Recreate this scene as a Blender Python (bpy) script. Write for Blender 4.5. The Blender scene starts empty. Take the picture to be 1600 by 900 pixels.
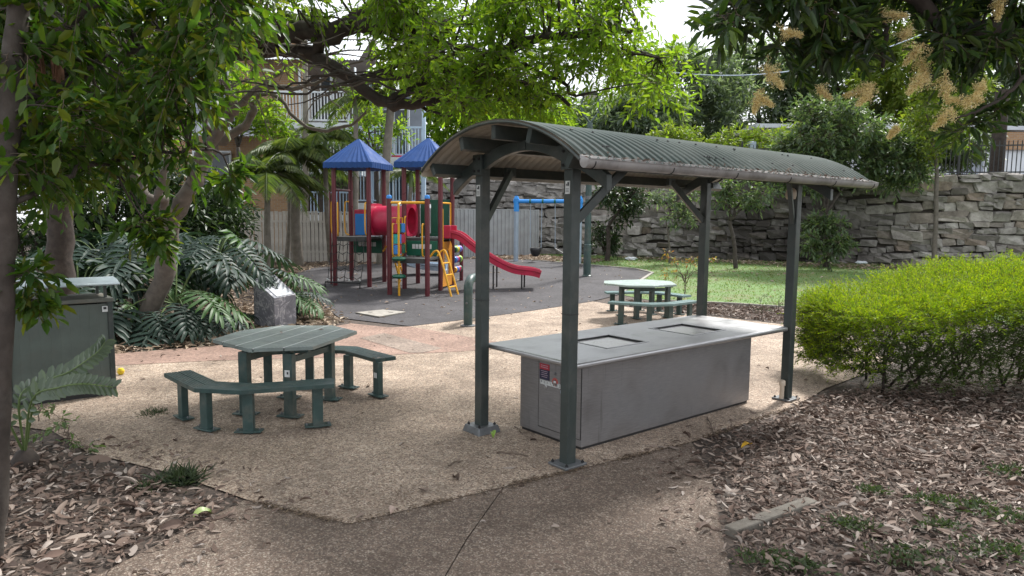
import bpy, bmesh, math, random
import numpy as np
from mathutils import Vector, Matrix
from math import sin, cos, pi, radians

SC = bpy.context.scene
COL = SC.collection
rnd = random.Random(7)
RNG = np.random.default_rng(11)

# ------------------------------------------------------------------ camera
F, PIT, ROLL, CAMH = 1104.0, 0.1014, 0.0095, 2.1
_r0 = np.array([1, 0, 0.]); _u0 = np.array([0, sin(PIT), cos(PIT)])
FW = np.array([0, cos(PIT), -sin(PIT)])
RV = cos(ROLL) * _r0 + sin(ROLL) * _u0
UV = -sin(ROLL) * _r0 + cos(ROLL) * _u0
cam = bpy.data.objects.new('camera', bpy.data.cameras.new('camera'))
COL.objects.link(cam)
cam.data.sensor_width = 36.0
cam.data.lens = 36.0 * F / 1600.0
cam.data.clip_start = 0.05
cam.data.clip_end = 600
cam.matrix_world = Matrix(((RV[0], UV[0], -FW[0], 0), (RV[1], UV[1], -FW[1], 0), (RV[2], UV[2], -FW[2], CAMH), (0, 0, 0, 1)))
SC.camera = cam

# ------------------------------------------------------------------ light
SUN_AZ = (0.62, 0.78)            # ground direction towards the sun (right and behind the scene)
SUN_EL = radians(52)
w = bpy.data.worlds.new("World"); SC.world = w; w.use_nodes = True
nt = w.node_tree; nt.nodes.clear()
o_ = nt.nodes.new('ShaderNodeOutputWorld'); bg = nt.nodes.new('ShaderNodeBackground')
sky = nt.nodes.new('ShaderNodeTexSky'); sky.sky_type = 'NISHITA'; sky.sun_disc = False
sky.sun_elevation = SUN_EL; sky.sun_rotation = math.atan2(SUN_AZ[0], SUN_AZ[1])
sky.dust_density = 3.0
tc = nt.nodes.new('ShaderNodeTexCoord'); cn = nt.nodes.new('ShaderNodeTexNoise')
cn.inputs['Scale'].default_value = 2.2; cn.inputs['Detail'].default_value = 5
cr = nt.nodes.new('ShaderNodeMapRange'); cr.inputs[1].default_value = .3; cr.inputs[2].default_value = .7
cr.inputs[3].default_value = .72; cr.inputs[4].default_value = .97
mx = nt.nodes.new('ShaderNodeMix'); mx.data_type = 'RGBA'
mx.inputs['B'].default_value = (8.2, 8.4, 8.7, 1)       # thin bright cloud
nt.links.new(tc.outputs['Generated'], cn.inputs['Vector']); nt.links.new(cn.outputs['Fac'], cr.inputs[0])
nt.links.new(cr.outputs[0], mx.inputs['Factor']); nt.links.new(sky.outputs[0], mx.inputs['A'])
nt.links.new(mx.outputs['Result'], bg.inputs['Color']); bg.inputs['Strength'].default_value = 0.106
nt.links.new(bg.outputs[0], o_.inputs['Surface'])
sl = bpy.data.lights.new('sun', 'SUN'); sl.energy = 3.6; sl.angle = radians(8); sl.color = (1, .97, .92)
so = bpy.data.objects.new('sun', sl); COL.objects.link(so)
_d = Vector((SUN_AZ[0] * cos(SUN_EL), SUN_AZ[1] * cos(SUN_EL), sin(SUN_EL)))
so.rotation_euler = _d.to_track_quat('Z', 'Y').to_euler(); so.location = _d * 60
SC.view_settings.view_transform = 'Standard'; SC.view_settings.look = 'None'
SC.view_settings.gamma = 1; SC.view_settings.exposure = 0.88
try: SC.view_settings.use_curve_mapping = False
except Exception: pass
SC.cycles.max_bounces = 8; SC.cycles.transparent_max_bounces = 8
SC.cycles.diffuse_bounces = 4

# ------------------------------------------------------------------ geometry helpers
def gz(y):
    t = np.clip((np.asarray(y, float) - 14) / 13., 0, 1)
    return .5 * t * t * (3 - 2 * t)
def ray(px, py): return FW + (px - 800) / F * RV + (450 - py) / F * UV
def P(px, py, D):                 # the point of the place seen at (px, py), D metres ahead
    d = ray(px, py); return np.array([0, 0, CAMH]) + d * D / d[1]
def Zp(px, py, z):
    d = ray(px, py); return np.array([0, 0, CAMH]) + d * (z - CAMH) / d[2]
def G(px, py):                    # the point of the ground seen at (px, py)
    d = ray(px, py); t = 2.0
    for _ in range(9000):
        p = np.array([0, 0, CAMH]) + d * t
        if p[2] <= gz(p[1]) or p[1] > 45: break
        t += .006
    p[2] = gz(p[1]); return p
def unit(v):
    v = np.asarray(v, float); return v / (np.linalg.norm(v) + 1e-9)
def rotz(a): c, s = cos(a), sin(a); return np.array([[c, -s, 0], [s, c, 0], [0, 0, 1.]])
def frame(d, up=(0, 0, 1)):
    d = unit(d); s = np.cross(up, d)
    if np.linalg.norm(s) < 1e-4: s = np.cross((1, 0, 0), d)
    s = unit(s); return d, s, np.cross(d, s)
def spline(pts, n=6):
    p = [np.asarray(q, float) for q in pts]; p = [2 * p[0] - p[1]] + p + [2 * p[-1] - p[-2]]; out = []
    for i in range(1, len(p) - 2):
        for k in range(n):
            t = k / n; a, b, c, d = p[i - 1], p[i], p[i + 1], p[i + 2]
            out.append(.5 * (2 * b + (c - a) * t + (2 * a - 5 * b + 4 * c - d) * t * t + (3 * b - a - 3 * c + d) * t ** 3))
    out.append(p[-2]); return out

class MB:
    def __init__(s): s.v = []; s.f = []
    def add(s, vs, fs):
        o = len(s.v); s.v += [tuple(map(float, q)) for q in vs]; s.f += [tuple(i + o for i in g) for g in fs]; return s
    def box(s, c, sz, R=None, taper=1.0):
        c = np.asarray(c, float); h = np.asarray(sz, float) / 2; vs = []
        for z in (-1, 1):
            for x, y in ((-1, -1), (1, -1), (1, 1), (-1, 1)):
                k = taper if z > 0 else 1
                q = np.array([x * h[0] * k, y * h[1] * k, z * h[2]])
                vs.append(c + (R @ q if R is not None else q))
        return s.add(vs, [(3, 2, 1, 0), (4, 5, 6, 7), (0, 1, 5, 4), (1, 2, 6, 5), (2, 3, 7, 6), (3, 0, 4, 7)])
    def bar(s, p, q, wd, h, up=(0, 0, 1)):
        p = np.asarray(p, float); q = np.asarray(q, float); d, a, b = frame(q - p, up)
        R = np.stack([d, a, b], 1); return s.box((p + q) / 2, (np.linalg.norm(q - p), wd, h), R)
    def tube(s, pts, r, n=8, cap=True, up=None):
        pts = [np.asarray(q, float) for q in pts]; m = len(pts)
        if not hasattr(r, '__len__'): r = [r] * m
        vs = []; fs = []; pu = np.array([0, 0, 1.]) if up is None else np.asarray(up, float)
        for i in range(m):
            d = unit(pts[min(i + 1, m - 1)] - pts[max(i - 1, 0)])
            a = np.cross(pu, d)
            if np.linalg.norm(a) < 1e-3: a = np.cross((1, 0, 0), d)
            a = unit(a); b = np.cross(d, a); pu = b if i else b
            for k in range(n):
                t = 2 * pi * k / n; vs.append(pts[i] + r[i] * (cos(t) * a + sin(t) * b))
        for i in range(m - 1):
            for k in range(n):
                k2 = (k + 1) % n; fs.append((i * n + k, i * n + k2, (i + 1) * n + k2, (i + 1) * n + k))
        if cap: fs.append(tuple(range(n - 1, -1, -1))); fs.append(tuple((m - 1) * n + k for k in range(n)))
        return s.add(vs, fs)
    def lathe(s, prof, c=(0, 0, 0), n=16, R=None):
        vs = []; fs = []; c = np.asarray(c, float); m = len(prof)
        for r, z in prof:
            for k in range(n):
                t = 2 * pi * k / n; q = np.array([r * cos(t), r * sin(t), z]); vs.append(c + (R @ q if R is not None else q))
        for i in range(m - 1):
            for k in range(n):
                k2 = (k + 1) % n; fs.append((i * n + k, i * n + k2, (i + 1) * n + k2, (i + 1) * n + k))
        fs.append(tuple(range(n - 1, -1, -1))); fs.append(tuple((m - 1) * n + k for k in range(n)))
        return s.add(vs, fs)
    def prism(s, poly, z0, z1):
        n = len(poly); vs = [(x, y, z0) for x, y in poly] + [(x, y, z1) for x, y in poly]
        return s.add(vs, [tuple(range(n - 1, -1, -1)), tuple(range(n, 2 * n))] + [(i, (i + 1) % n, (i + 1) % n + n, i + n) for i in range(n)])
    def strip(s, A, B):
        n = len(A); return s.add(list(A) + list(B), [(i, i + 1, n + i + 1, n + i) for i in range(n - 1)])
    def mesh(s, name, mat, smooth=False, angle=.75):
        me = bpy.data.meshes.new(name); me.from_pydata(s.v, [], s.f); me.update()
        if mat: me.materials.append(mat)
        if smooth:
            me.polygons.foreach_set('use_smooth', [True] * len(me.polygons)); me.set_sharp_from_angle(angle=angle)
        return me
    def build(s, name, mat, parent=None, smooth=False, bevel=0, seg=2, angle=.75):
        return link(name, s.mesh(name, mat, smooth, angle), parent, bevel, seg)
def link(name, me, parent=None, bevel=0, seg=2):
    o = bpy.data.objects.new(name, me); COL.objects.link(o)
    if parent is not None: o.parent = parent
    if bevel:
        b = o.modifiers.new('bevel', 'BEVEL'); b.width = bevel; b.segments = seg; b.limit_method = 'ANGLE'; b.angle_limit = .6
    return o
def tag(o, label=None, cat=None, group=None, kind=None):
    if label: o['label'] = label
    if cat: o['category'] = cat
    if group: o['group'] = group
    if kind: o['kind'] = kind
    return o
def empty(name, loc=(0, 0, 0), rz=0, label=None, cat=None, group=None):
    o = bpy.data.objects.new(name, None); COL.objects.link(o)
    o.location = [float(q) for q in loc]; o.rotation_euler = (0, 0, rz); o.empty_display_size = .1
    return tag(o, label, cat, group)
def copy_tree(o, parent=None):
    c = o.copy(); COL.objects.link(c)
    if parent is not None: c.parent = parent
    for ch in list(o.children): copy_tree(ch, c)
    return c

# ------------------------------------------------------------------ materials
def base_nodes(name):
    m = bpy.data.materials.new(name); m.use_nodes = True; t = m.node_tree
    return m, t, t.nodes['Principled BSDF']
def nd(t, kind, **kw):
    n = t.nodes.new(kind)
    for k, v in kw.items():
        if hasattr(n, k): setattr(n, k, v)
        else: n.inputs[k].default_value = v
    return n
def noise(t, vec, scale, detail=4, rough=.55):
    n = nd(t, 'ShaderNodeTexNoise', Scale=scale, Detail=detail, Roughness=rough); t.links.new(vec, n.inputs['Vector']); return n.outputs['Fac']
def ramp(t, fac, stops):
    r = t.nodes.new('ShaderNodeValToRGB'); e = r.color_ramp.elements
    while len(e) < len(stops): e.new(.5)
    for i, (p, c) in enumerate(stops):
        e[i].position = p; e[i].color = (*c, 1) if len(c) == 3 else c
    t.links.new(fac, r.inputs[0]); return r.outputs[0]
def rng_(t, fac, a, b, c, d):
    r = t.nodes.new('ShaderNodeMapRange')
    for i, v in enumerate((a, b, c, d)): r.inputs[i + 1].default_value = v
    t.links.new(fac, r.inputs[0]); return r.outputs[0]
def mixc(t, fac, a, b, mode='MIX'):
    m = t.nodes.new('ShaderNodeMix'); m.data_type = 'RGBA'; m.blend_type = mode
    for s, v in ((m.inputs['Factor'], fac), (m.inputs['A'], a), (m.inputs['B'], b)):
        if hasattr(v, 'is_linked'): t.links.new(v, s)
        else: s.default_value = v if not isinstance(v, (tuple, list)) else (*v[:3], 1)
    return m.outputs['Result']
def bump(t, p, h, strength, dist=.01):
    b = t.nodes.new('ShaderNodeBump'); b.inputs['Strength'].default_value = strength; b.inputs['Distance'].default_value = dist
    t.links.new(h, b.inputs['Height']); t.links.new(b.outputs[0], p.inputs['Normal'])
def mat(name, col, rough=.55, metal=0, var=.2, scale=6, bmp=0, bs=60, dirt=None, dfac=.35, spec=.5, coat=0):
    m, t, p = base_nodes(name)
    g = t.nodes.new('ShaderNodeTexCoord').outputs['Object']
    c = mixc(t, 1.0, tuple(col), ramp(t, noise(t, g, scale), [(.25, (1 - var,) * 3), (.75, (1 + var,) * 3)]), 'MULTIPLY')
    if dirt:
        k = rng_(t, noise(t, g, scale * .6, 6, .7), .48, .72, 0, dfac); c = mixc(t, k, c, tuple(dirt))
    t.links.new(c, p.inputs['Base Color']); p.inputs['Metallic'].default_value = metal
    t.links.new(rng_(t, noise(t, g, scale * 2.3), .3, .7, max(.05, rough - .1), min(1, rough + .1)), p.inputs['Roughness'])
    p.inputs['Specular IOR Level'].default_value = spec
    if coat: p.inputs['Coat Weight'].default_value = coat
    if bmp: bump(t, p, noise(t, g, bs), bmp, .006)
    return m
def leafmat(name, cols, trans=.4, rough=.45, tcol=None, spec=.35):
    m, t, p = base_nodes(name)
    ge = t.nodes.new('ShaderNodeNewGeometry')
    n = len(cols); c = ramp(t, ge.outputs['Random Per Island'], [((i + .5) / n, q) for i, q in enumerate(cols)])
    t.links.new(c, p.inputs['Base Color']); p.inputs['Roughness'].default_value = rough; p.inputs['Specular IOR Level'].default_value = spec
    tr = t.nodes.new('ShaderNodeBsdfTranslucent')
    t.links.new(mixc(t, 1.0, c, tcol or (1.5, 1.7, .7), 'MULTIPLY'), tr.inputs['Color'])
    mx = t.nodes.new('ShaderNodeMixShader'); mx.inputs[0].default_value = trans
    t.links.new(p.outputs[0], mx.inputs[1]); t.links.new(tr.outputs[0], mx.inputs[2])
    t.links.new(mx.outputs[0], t.nodes['Material Output'].inputs['Surface']); return m
def aggregate(name, cols, scale, stain, sfac, bmp=.5, low=.9):
    m, t, p = base_nodes(name); g = t.nodes.new('ShaderNodeTexCoord').outputs['Object']
    v = nd(t, 'ShaderNodeTexVoronoi', Scale=scale); t.links.new(g, v.inputs['Vector'])
    sx = t.nodes.new('ShaderNodeSeparateColor'); t.links.new(v.outputs['Color'], sx.inputs[0])
    n = len(cols); c = ramp(t, sx.outputs[0], [((i + .5) / n, q) for i, q in enumerate(cols)])
    v2 = nd(t, 'ShaderNodeTexVoronoi', Scale=scale * .37); t.links.new(g, v2.inputs['Vector'])
    sx2 = t.nodes.new('ShaderNodeSeparateColor'); t.links.new(v2.outputs['Color'], sx2.inputs[0])
    c = mixc(t, 1.0, c, ramp(t, sx2.outputs[1], [(.1, (.8, .8, .8)), (.9, (1.2, 1.2, 1.2))]), 'MULTIPLY')
    c = mixc(t, 1.0, c, ramp(t, noise(t, g, low, 7, .65), [(.3, (.60, .575, .555)), (.68, (1.2, 1.2, 1.2))]), 'MULTIPLY')
    c = mixc(t, rng_(t, noise(t, g, low * 2.6, 8, .72), .5, .68, 0, sfac), c, stain)
    t.links.new(c, p.inputs['Base Color']); p.inputs['Roughness'].default_value = .85
    bump(t, p, v.outputs['Distance'], bmp, .006); return m

GREEN = mat('green_powder_coat', (.036, .047, .045), .42, 0, .22, 5, .05, 90, (.105, .10, .088), .6)
GREEN_T = mat('teal_green_paint', (.036, .070, .067), .40, 0, .25, 7, .05, 90, (.14, .14, .12), .6)
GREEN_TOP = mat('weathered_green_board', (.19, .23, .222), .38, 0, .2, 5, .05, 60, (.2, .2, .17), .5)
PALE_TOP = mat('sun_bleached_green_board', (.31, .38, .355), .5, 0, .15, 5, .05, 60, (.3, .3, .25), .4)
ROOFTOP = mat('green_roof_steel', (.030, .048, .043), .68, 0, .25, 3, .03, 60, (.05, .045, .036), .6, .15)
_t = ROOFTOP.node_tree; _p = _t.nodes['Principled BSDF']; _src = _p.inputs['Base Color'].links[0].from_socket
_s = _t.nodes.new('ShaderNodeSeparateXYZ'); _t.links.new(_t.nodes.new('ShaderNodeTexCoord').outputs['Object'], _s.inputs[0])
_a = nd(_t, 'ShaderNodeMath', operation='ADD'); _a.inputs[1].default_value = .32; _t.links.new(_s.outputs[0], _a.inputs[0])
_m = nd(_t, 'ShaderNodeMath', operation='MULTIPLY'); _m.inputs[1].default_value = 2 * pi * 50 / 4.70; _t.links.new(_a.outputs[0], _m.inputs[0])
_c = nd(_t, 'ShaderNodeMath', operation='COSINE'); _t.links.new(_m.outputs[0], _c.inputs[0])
_t.links.new(mixc(_t, rng_(_t, _c.outputs[0], .55, .92, 0, .8), _src, (.24, .27, .255)), _p.inputs['Base Color'])   # sky glint on the ribs, painted in as lighter stripes
ROOFUND = mat('cream_steel_underside', (.42, .38, .32), .6, 0, .15, 3, .03, 60, (.2, .17, .14), .4)
GALV = mat('galvanised_plate', (.16, .17, .18), .45, .5, .25, 12, .08, 80, (.1, .09, .08), .5)
GUTTER = mat('weathered_gutter', (.27, .255, .25), .5, 0, .25, 4, .1, 40, (.06, .05, .045), .8)
def stainless(name, col, rough, sc):
    m, t, p = base_nodes(name); g = t.nodes.new('ShaderNodeTexCoord').outputs['Object']
    mp = t.nodes.new('ShaderNodeMapping'); mp.inputs['Scale'].default_value = sc; t.links.new(g, mp.inputs[0])
    s = noise(t, mp.outputs[0], 9, 6); k = noise(t, g, 2.4, 6, .65)
    c = mixc(t, 1.0, col, ramp(t, s, [(.25, (.82, .82, .82)), (.75, (1.12, 1.12, 1.12))]), 'MULTIPLY')
    c = mixc(t, rng_(t, k, .5, .75, 0, .35), c, tuple(q * .55 for q in col))
    if name.endswith('side'):
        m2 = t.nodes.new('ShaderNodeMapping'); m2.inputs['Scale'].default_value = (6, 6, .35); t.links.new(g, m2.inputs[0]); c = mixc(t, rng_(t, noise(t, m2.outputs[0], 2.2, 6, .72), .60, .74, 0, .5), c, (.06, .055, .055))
    t.links.new(c, p.inputs['Base Color']); p.inputs['Metallic'].default_value = .85
    t.links.new(rng_(t, k, .3, .75, rough - .08, rough + .16), p.inputs['Roughness'])
    bump(t, p, s, .05, .002); return m
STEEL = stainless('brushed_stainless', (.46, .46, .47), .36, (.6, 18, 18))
STEEL_SIDE = stainless('brushed_stainless_side', (.31, .305, .312), .46, (1, 1, 14))  # darker copy of the steel: shade on the cabinet sides put into the colour
DARK = mat('black_steel', (.02, .02, .022), .5, 0, .2, 6)
WHITE = mat('white_label_and_glint', (.62, .64, .64), .5, 0, .1, 30)
INK = mat('label_ink', (.03, .03, .035), .5, 0, .1, 30)
REDLAB = mat('red_label', (.42, .03, .05), .4, 0, .15, 30)
NAVY = mat('navy_label', (.025, .025, .06), .4, 0, .15, 30)
MAROON = mat('maroon_post_paint', (.115, .018, .026), .35, 0, .15, 4, .02, 60)
BLUE_R = mat('blue_roof_plastic', (.022, .066, .215), .7, 0, .15, 2.5, .04, 40, (.02, .045, .12), .5, .2)
BLUE = mat('blue_plastic', (.03, .22, .62), .35, 0, .1, 3)
BLUE_BEAM = mat('blue_beam_paint', (.03, .26, .70), .35, 0, .1, 3)
RED = mat('red_plastic', (.47, .020, .068), .4, 0, .2, 3, 0, 1, (.27, .04, .05), .7)
YELLOW = mat('yellow_paint', (.72, .36, .02), .38, 0, .12, 4)
ORANGE = mat('orange_plastic', (.62, .25, .02), .4, 0, .12, 4)
DKGREEN = mat('green_plastic', (.008, .105, .062), .38, 0, .15, 4)
DECK = mat('grey_deck', (.05, .05, .05), .6, 0, .2, 8, .1, 60)
BEIGE = mat('beige_plastic', (.5, .42, .33), .5, 0, .15, 8)
LBLUE = mat('pale_blue_steel', (.36, .47, .58), .45, .2, .15, 6)
GREYBLUE = mat('galvanised_blue_grey', (.33, .40, .48), .4, .3, .15, 6)
BARK_D = mat('dark_bark', (.040, .030, .025), .9, 0, .5, 9, .9, 26, (.07, .06, .05), .6)
BARK_M = mat('grey_brown_bark', (.050, .040, .034), .9, 0, .4, 9, .8, 24, (.10, .088, .076), .6)
BARK_G = mat('pale_knobbly_bark', (.12, .103, .09), .9, 0, .35, 9, .7, 22, (.12, .1, .085), .6)
BARK_P = mat('palm_bark', (.20, .18, .15), .9, 0, .3, 6, .6, 12, (.1, .09, .07), .6)
TWIG = mat('twig_bark', (.12, .09, .07), .9, 0, .3, 9)
TAN = aggregate('tan_exposed_aggregate', [(.14, .098, .074), (.31, .232, .175), (.39, .305, .235), (.265, .195, .148), (.50, .425, .345)], 95, (.14, .105, .08), .6)
PATH = aggregate('brown_pebble_concrete', [(.105, .076, .058), (.16, .116, .090), (.088, .062, .048), (.19, .143, .113), (.125, .090, .068), (.29, .245, .20)], 105, (.075, .052, .038), .65)
PINK = aggregate('pink_concrete', [(.25, .16, .128), (.29, .19, .15), (.21, .135, .108), (.33, .23, .185)], 80, (.2, .13, .1), .6, .25)
PATCH = aggregate('grey_patch_concrete', [(.23, .18, .15), (.28, .22, .18), (.19, .15, .125)], 80, (.15, .11, .09), .5, .2)
RUBBER = aggregate('grey_rubber_softfall', [(.040, .037, .042), (.058, .054, .060), (.032, .030, .034), (.072, .068, .072)], 60, (.10, .092, .095), .35, .2, .6)
SOIL = aggregate('dark_soil', [(.055, .040, .032), (.085, .062, .05), (.11, .082, .066), (.04, .03, .024)], 40, (.035, .026, .02), .6, .6)
CONC = mat('grey_concrete', (.30, .28, .25), .85, 0, .25, 8, .3, 60, (.14, .12, .1), .6)
def lawn_mat():
    m, t, p = base_nodes('lawn_turf'); g = t.nodes.new('ShaderNodeTexCoord').outputs['Object']
    c = ramp(t, noise(t, g, 1.1, 8, .7), [(.3, (.19, .16, .09)), (.45, (.12, .175, .06)), (.7, (.115, .225, .06))])
    c = mixc(t, .5, c, ramp(t, noise(t, g, 38, 3), [(.3, (.4, .4, .4)), (.7, (1.5, 1.5, 1.4))]), 'MULTIPLY')
    t.links.new(c, p.inputs['Base Color']); p.inputs['Roughness'].default_value = .9; bump(t, p, noise(t, g, 30), .6, .03); return m
LAWN = lawn_mat()
def stone_mat():
    m, t, p = base_nodes('rubble_stone'); oi = t.nodes.new('ShaderNodeObjectInfo'); ge = t.nodes.new('ShaderNodeNewGeometry'); pos = ge.outputs['Position']
    g = t.nodes.new('ShaderNodeTexCoord').outputs['Object']
    c = ramp(t, oi.outputs['Random'], [(.05, (.14, .125, .115)), (.25, (.34, .32, .30)), (.45, (.23, .20, .175)), (.6, (.45, .43, .41)), (.8, (.26, .21, .17)), (.97, (.19, .18, .17))])
    c = mixc(t, 1.0, c, ramp(t, noise(t, pos, 3.2, 8, .7), [(.28, (.42, .41, .40)), (.68, (1.3, 1.3, 1.3))]), 'MULTIPLY')
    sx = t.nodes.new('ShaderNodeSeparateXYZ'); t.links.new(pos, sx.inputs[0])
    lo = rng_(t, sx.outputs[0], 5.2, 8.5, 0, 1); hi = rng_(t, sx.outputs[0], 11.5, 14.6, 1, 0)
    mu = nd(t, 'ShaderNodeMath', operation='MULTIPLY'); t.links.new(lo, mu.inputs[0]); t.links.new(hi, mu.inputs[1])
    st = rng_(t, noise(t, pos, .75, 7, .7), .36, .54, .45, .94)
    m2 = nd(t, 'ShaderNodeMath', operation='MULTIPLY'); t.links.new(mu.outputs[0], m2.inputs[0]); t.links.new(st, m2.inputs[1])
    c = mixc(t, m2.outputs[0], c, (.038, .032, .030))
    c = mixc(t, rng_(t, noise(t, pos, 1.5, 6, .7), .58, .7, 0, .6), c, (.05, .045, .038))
    t.links.new(c, p.inputs['Base Color']); p.inputs['Roughness'].default_value = .9; bump(t, p, noise(t, pos, 9, 8, .7), .8, .05); return m
STONE = stone_mat()
STONE_D = mat('dark_joint_earth', (.05, .042, .036), .95, 0, .3, 5)  # dark earth behind the wall stones
def brick_mat():
    m, t, p = base_nodes('tan_brickwork'); g = t.nodes.new('ShaderNodeTexCoord').outputs['Object']
    mp = t.nodes.new('ShaderNodeMapping'); mp.inputs['Rotation'].default_value = (pi / 2, 0, 0); t.links.new(g, mp.inputs[0])
    b = nd(t, 'ShaderNodeTexBrick'); b.inputs['Color1'].default_value = (.36, .215, .11, 1); b.inputs['Color2'].default_value = (.29, .165, .085, 1); b.inputs['Mortar'].default_value = (.30, .26, .21, 1)
    b.inputs['Scale'].default_value = 1; b.inputs['Brick Width'].default_value = .25; b.inputs['Row Height'].default_value = .086; b.inputs['Mortar Size'].default_value = .010
    t.links.new(mp.outputs[0], b.inputs['Vector']); t.links.new(b.outputs[0], p.inputs['Base Color']); p.inputs['Roughness'].default_value = .9; return m
BRICK = brick_mat()
def marble_mat():
    m, t, p = base_nodes('veined_grey_marble'); g = t.nodes.new('ShaderNodeTexCoord').outputs['Object']
    n1 = nd(t, 'ShaderNodeTexNoise', Scale=3.2, Detail=8, Roughness=.6, Distortion=1.6); t.links.new(g, n1.inputs['Vector'])
    c = ramp(t, n1.outputs['Fac'], [(.3, (.12, .125, .15)), (.47, (.20, .205, .24)), (.5, (.5, .5, .53)), (.53, (.2, .205, .24)), (.75, (.26, .265, .3))])
    t.links.new(c, p.inputs['Base Color']); p.inputs['Roughness'].default_value = .35; return m
MARBLE = marble_mat()
# ------------------------------------------------------------------ the ground and its coverings
def sheet(name, poly, off, m, step=.5, kind='structure'):
    bm = bmesh.new(); vs = [bm.verts.new((float(q[0]), float(q[1]), 0)) for q in poly]; f = bm.faces.new(vs)
    if f.normal.z < 0: f.normal_flip()
    y0 = min(q[1] for q in poly); y1 = max(q[1] for q in poly); y = max(13.5, y0) + .01
    while y < min(y1, 28):
        bmesh.ops.bisect_plane(bm, geom=bm.verts[:] + bm.edges[:] + bm.faces[:], plane_co=(0, y, 0), plane_no=(0, 1, 0)); y += step
    bmesh.ops.triangulate(bm, faces=bm.faces[:])
    for v in bm.verts: v.co.z = float(gz(v.co.y)) + off
    bm.normal_update()
    me = bpy.data.meshes.new(name); bm.to_mesh(me); bm.free(); me.materials.append(m)
    return tag(link(name, me), kind=kind)
def xy(*pp): return [tuple(G(*q)[:2]) for q in pp]
sheet('ground', [(-70, -30), (70, -30), (70, 90), (-70, 90)], 0, SOIL)
PATIO = [(-1.09, 4.61), (1.74, 6.47), (3.2, 7.75), (3.9, 8.6), (5.6, 10.2), (6.2, 13.0)] + [(5.0, 14.3), (3.9, 15.15), (2.75, 16.0), (1.95, 16.9)] + [(.0, 15.0), (-1.92, 13.18), (-2.3, 13.05), (-3.1, 13.5), (-4.4, 11.25), (-5.8, 10.4), (-9, 9.9), (-9, 6.6), (-5.4, 6.9), (-4.4, 6.6), (-3.7, 6.0), (-2.7, 5.5), (-1.9, 4.98)]
sheet('patio_slab', PATIO, .012, TAN)
sheet('pink_path', [(-9, 9.3), (-5.48, 9.5), (-4.2, 9.9), (-2.6, 10.2), (-.75, 10.75), (.2, 11.25), (-.55, 11.9), (-1.1, 12.4), (-1.92, 13.16), (-2.3, 13.03), (-3.1, 13.47), (-4.4, 11.2), (-5.8, 10.36), (-9, 9.86)], .016, PINK)
sheet('path_patch', xy((562, 530), (600, 522), (692, 546), (660, 553), (640, 553)), .020, PATCH)
# the foreground path, two pours with an open joint between them
sheet('path', [(-1.95, 5.0), (-1.10, 4.67), (-.034, 5.37), (-.284, 4.4), (-.484, 3.4), (-.584, -4), (-5.5, -4), (-2.9, 2.6)], .008, PATH)
sheet('path', [(-.026, 5.375), (1.70, 6.52), (1.66, 5.7), (1.31, 4.0), (.85, 1.5), (.6, -4), (-.575, -4), (-.475, 3.4), (-.275, 4.4)], .008, PATH)
RUB = [(-1.92, 13.2), (.0, 15.02), (1.95, 16.92), (2.75, 18.0), (4.4, 22.2), (4.0, 23.2), (1.6, 25.0), (.5, 25.9), (-2, 26.1), (-6.4, 22.6), (-6.6, 20.2), (-4.9, 17.6), (-4.3, 16.0), (-3.5, 14.2)]
sheet('playground_softfall', RUB, .016, RUBBER)
LAWNP = [(4.45, 22.2), (2.8, 18.0), (3.6, 16.9), (5.1, 16.6), (7.5, 15.6), (10, 14.2), (14, 13), (22, 12), (30, 14), (30, 22.2), (17.8, 24.4), (8.5, 26.9), (4.2, 28.9), (1.2, 30), (1.0, 27), (1.6, 25.05), (4.05, 23.2)]
sheet('lawn', LAWNP, .010, LAWN)
# lawn edging strip and playground kerb
kb = MB()
def strip_along(mb, pts, wd, h, off=0.0):
    for a, b in zip(pts[:-1], pts[1:]):
        a3 = np.array([*a, gz(a[1]) + h / 2 + off]); b3 = np.array([*b, gz(b[1]) + h / 2 + off]); mb.bar(a3, b3, wd, h)
strip_along(kb, [(3.6, 16.9), (5.1, 16.6), (7.5, 15.6), (10, 14.2)], .07, .07)
tag(kb.build('lawn_edging', CONC, None), 'grey concrete edging strip between the mulch strip and the lawn', 'edging')
kb = MB(); strip_along(kb, [(2.75, 18.0), (3.55, 20.0), (4.43, 22.2), (4.05, 23.15), (1.6, 25.0), (.5, 25.95)], .09, .045)
tag(kb.build('playground_kerb', CONC, None), 'low pale kerb between the dark playground surface and the lawn', 'kerb')
kb = MB(); pa, pb = G(1140, 838), G(1268, 790)
kb.bar(pa + [0, 0, .014], pb + [0, 0, .012], .10, .09)
tag(kb.build('edging_block', mat('dark_old_concrete', (.15, .135, .115), .9, 0, .3, 9, .5, 50, (.08, .065, .05), .6), None, bevel=.012), 'short grey concrete edging block lying in the leaf litter beside the path', 'edging')
mb = MB(); q = [G(*p) for p in ((555, 491), (598, 486), (634, 490), (592, 498))]
mb.prism([(p[0], p[1]) for p in q], .018, .05)
cov = mb.build('pit_cover', CONC, None, bevel=.008); tag(cov, 'square pale concrete pit cover set flat in the playground edge', 'pit cover')
mb = MB(); c0 = sum(q) / 4
for k in range(2): mb.box((c0[0] + (.22 if k else -.22), c0[1], .052), (.09, .03, .006))
mb.build('lifting_slot', DARK, cov)

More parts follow.
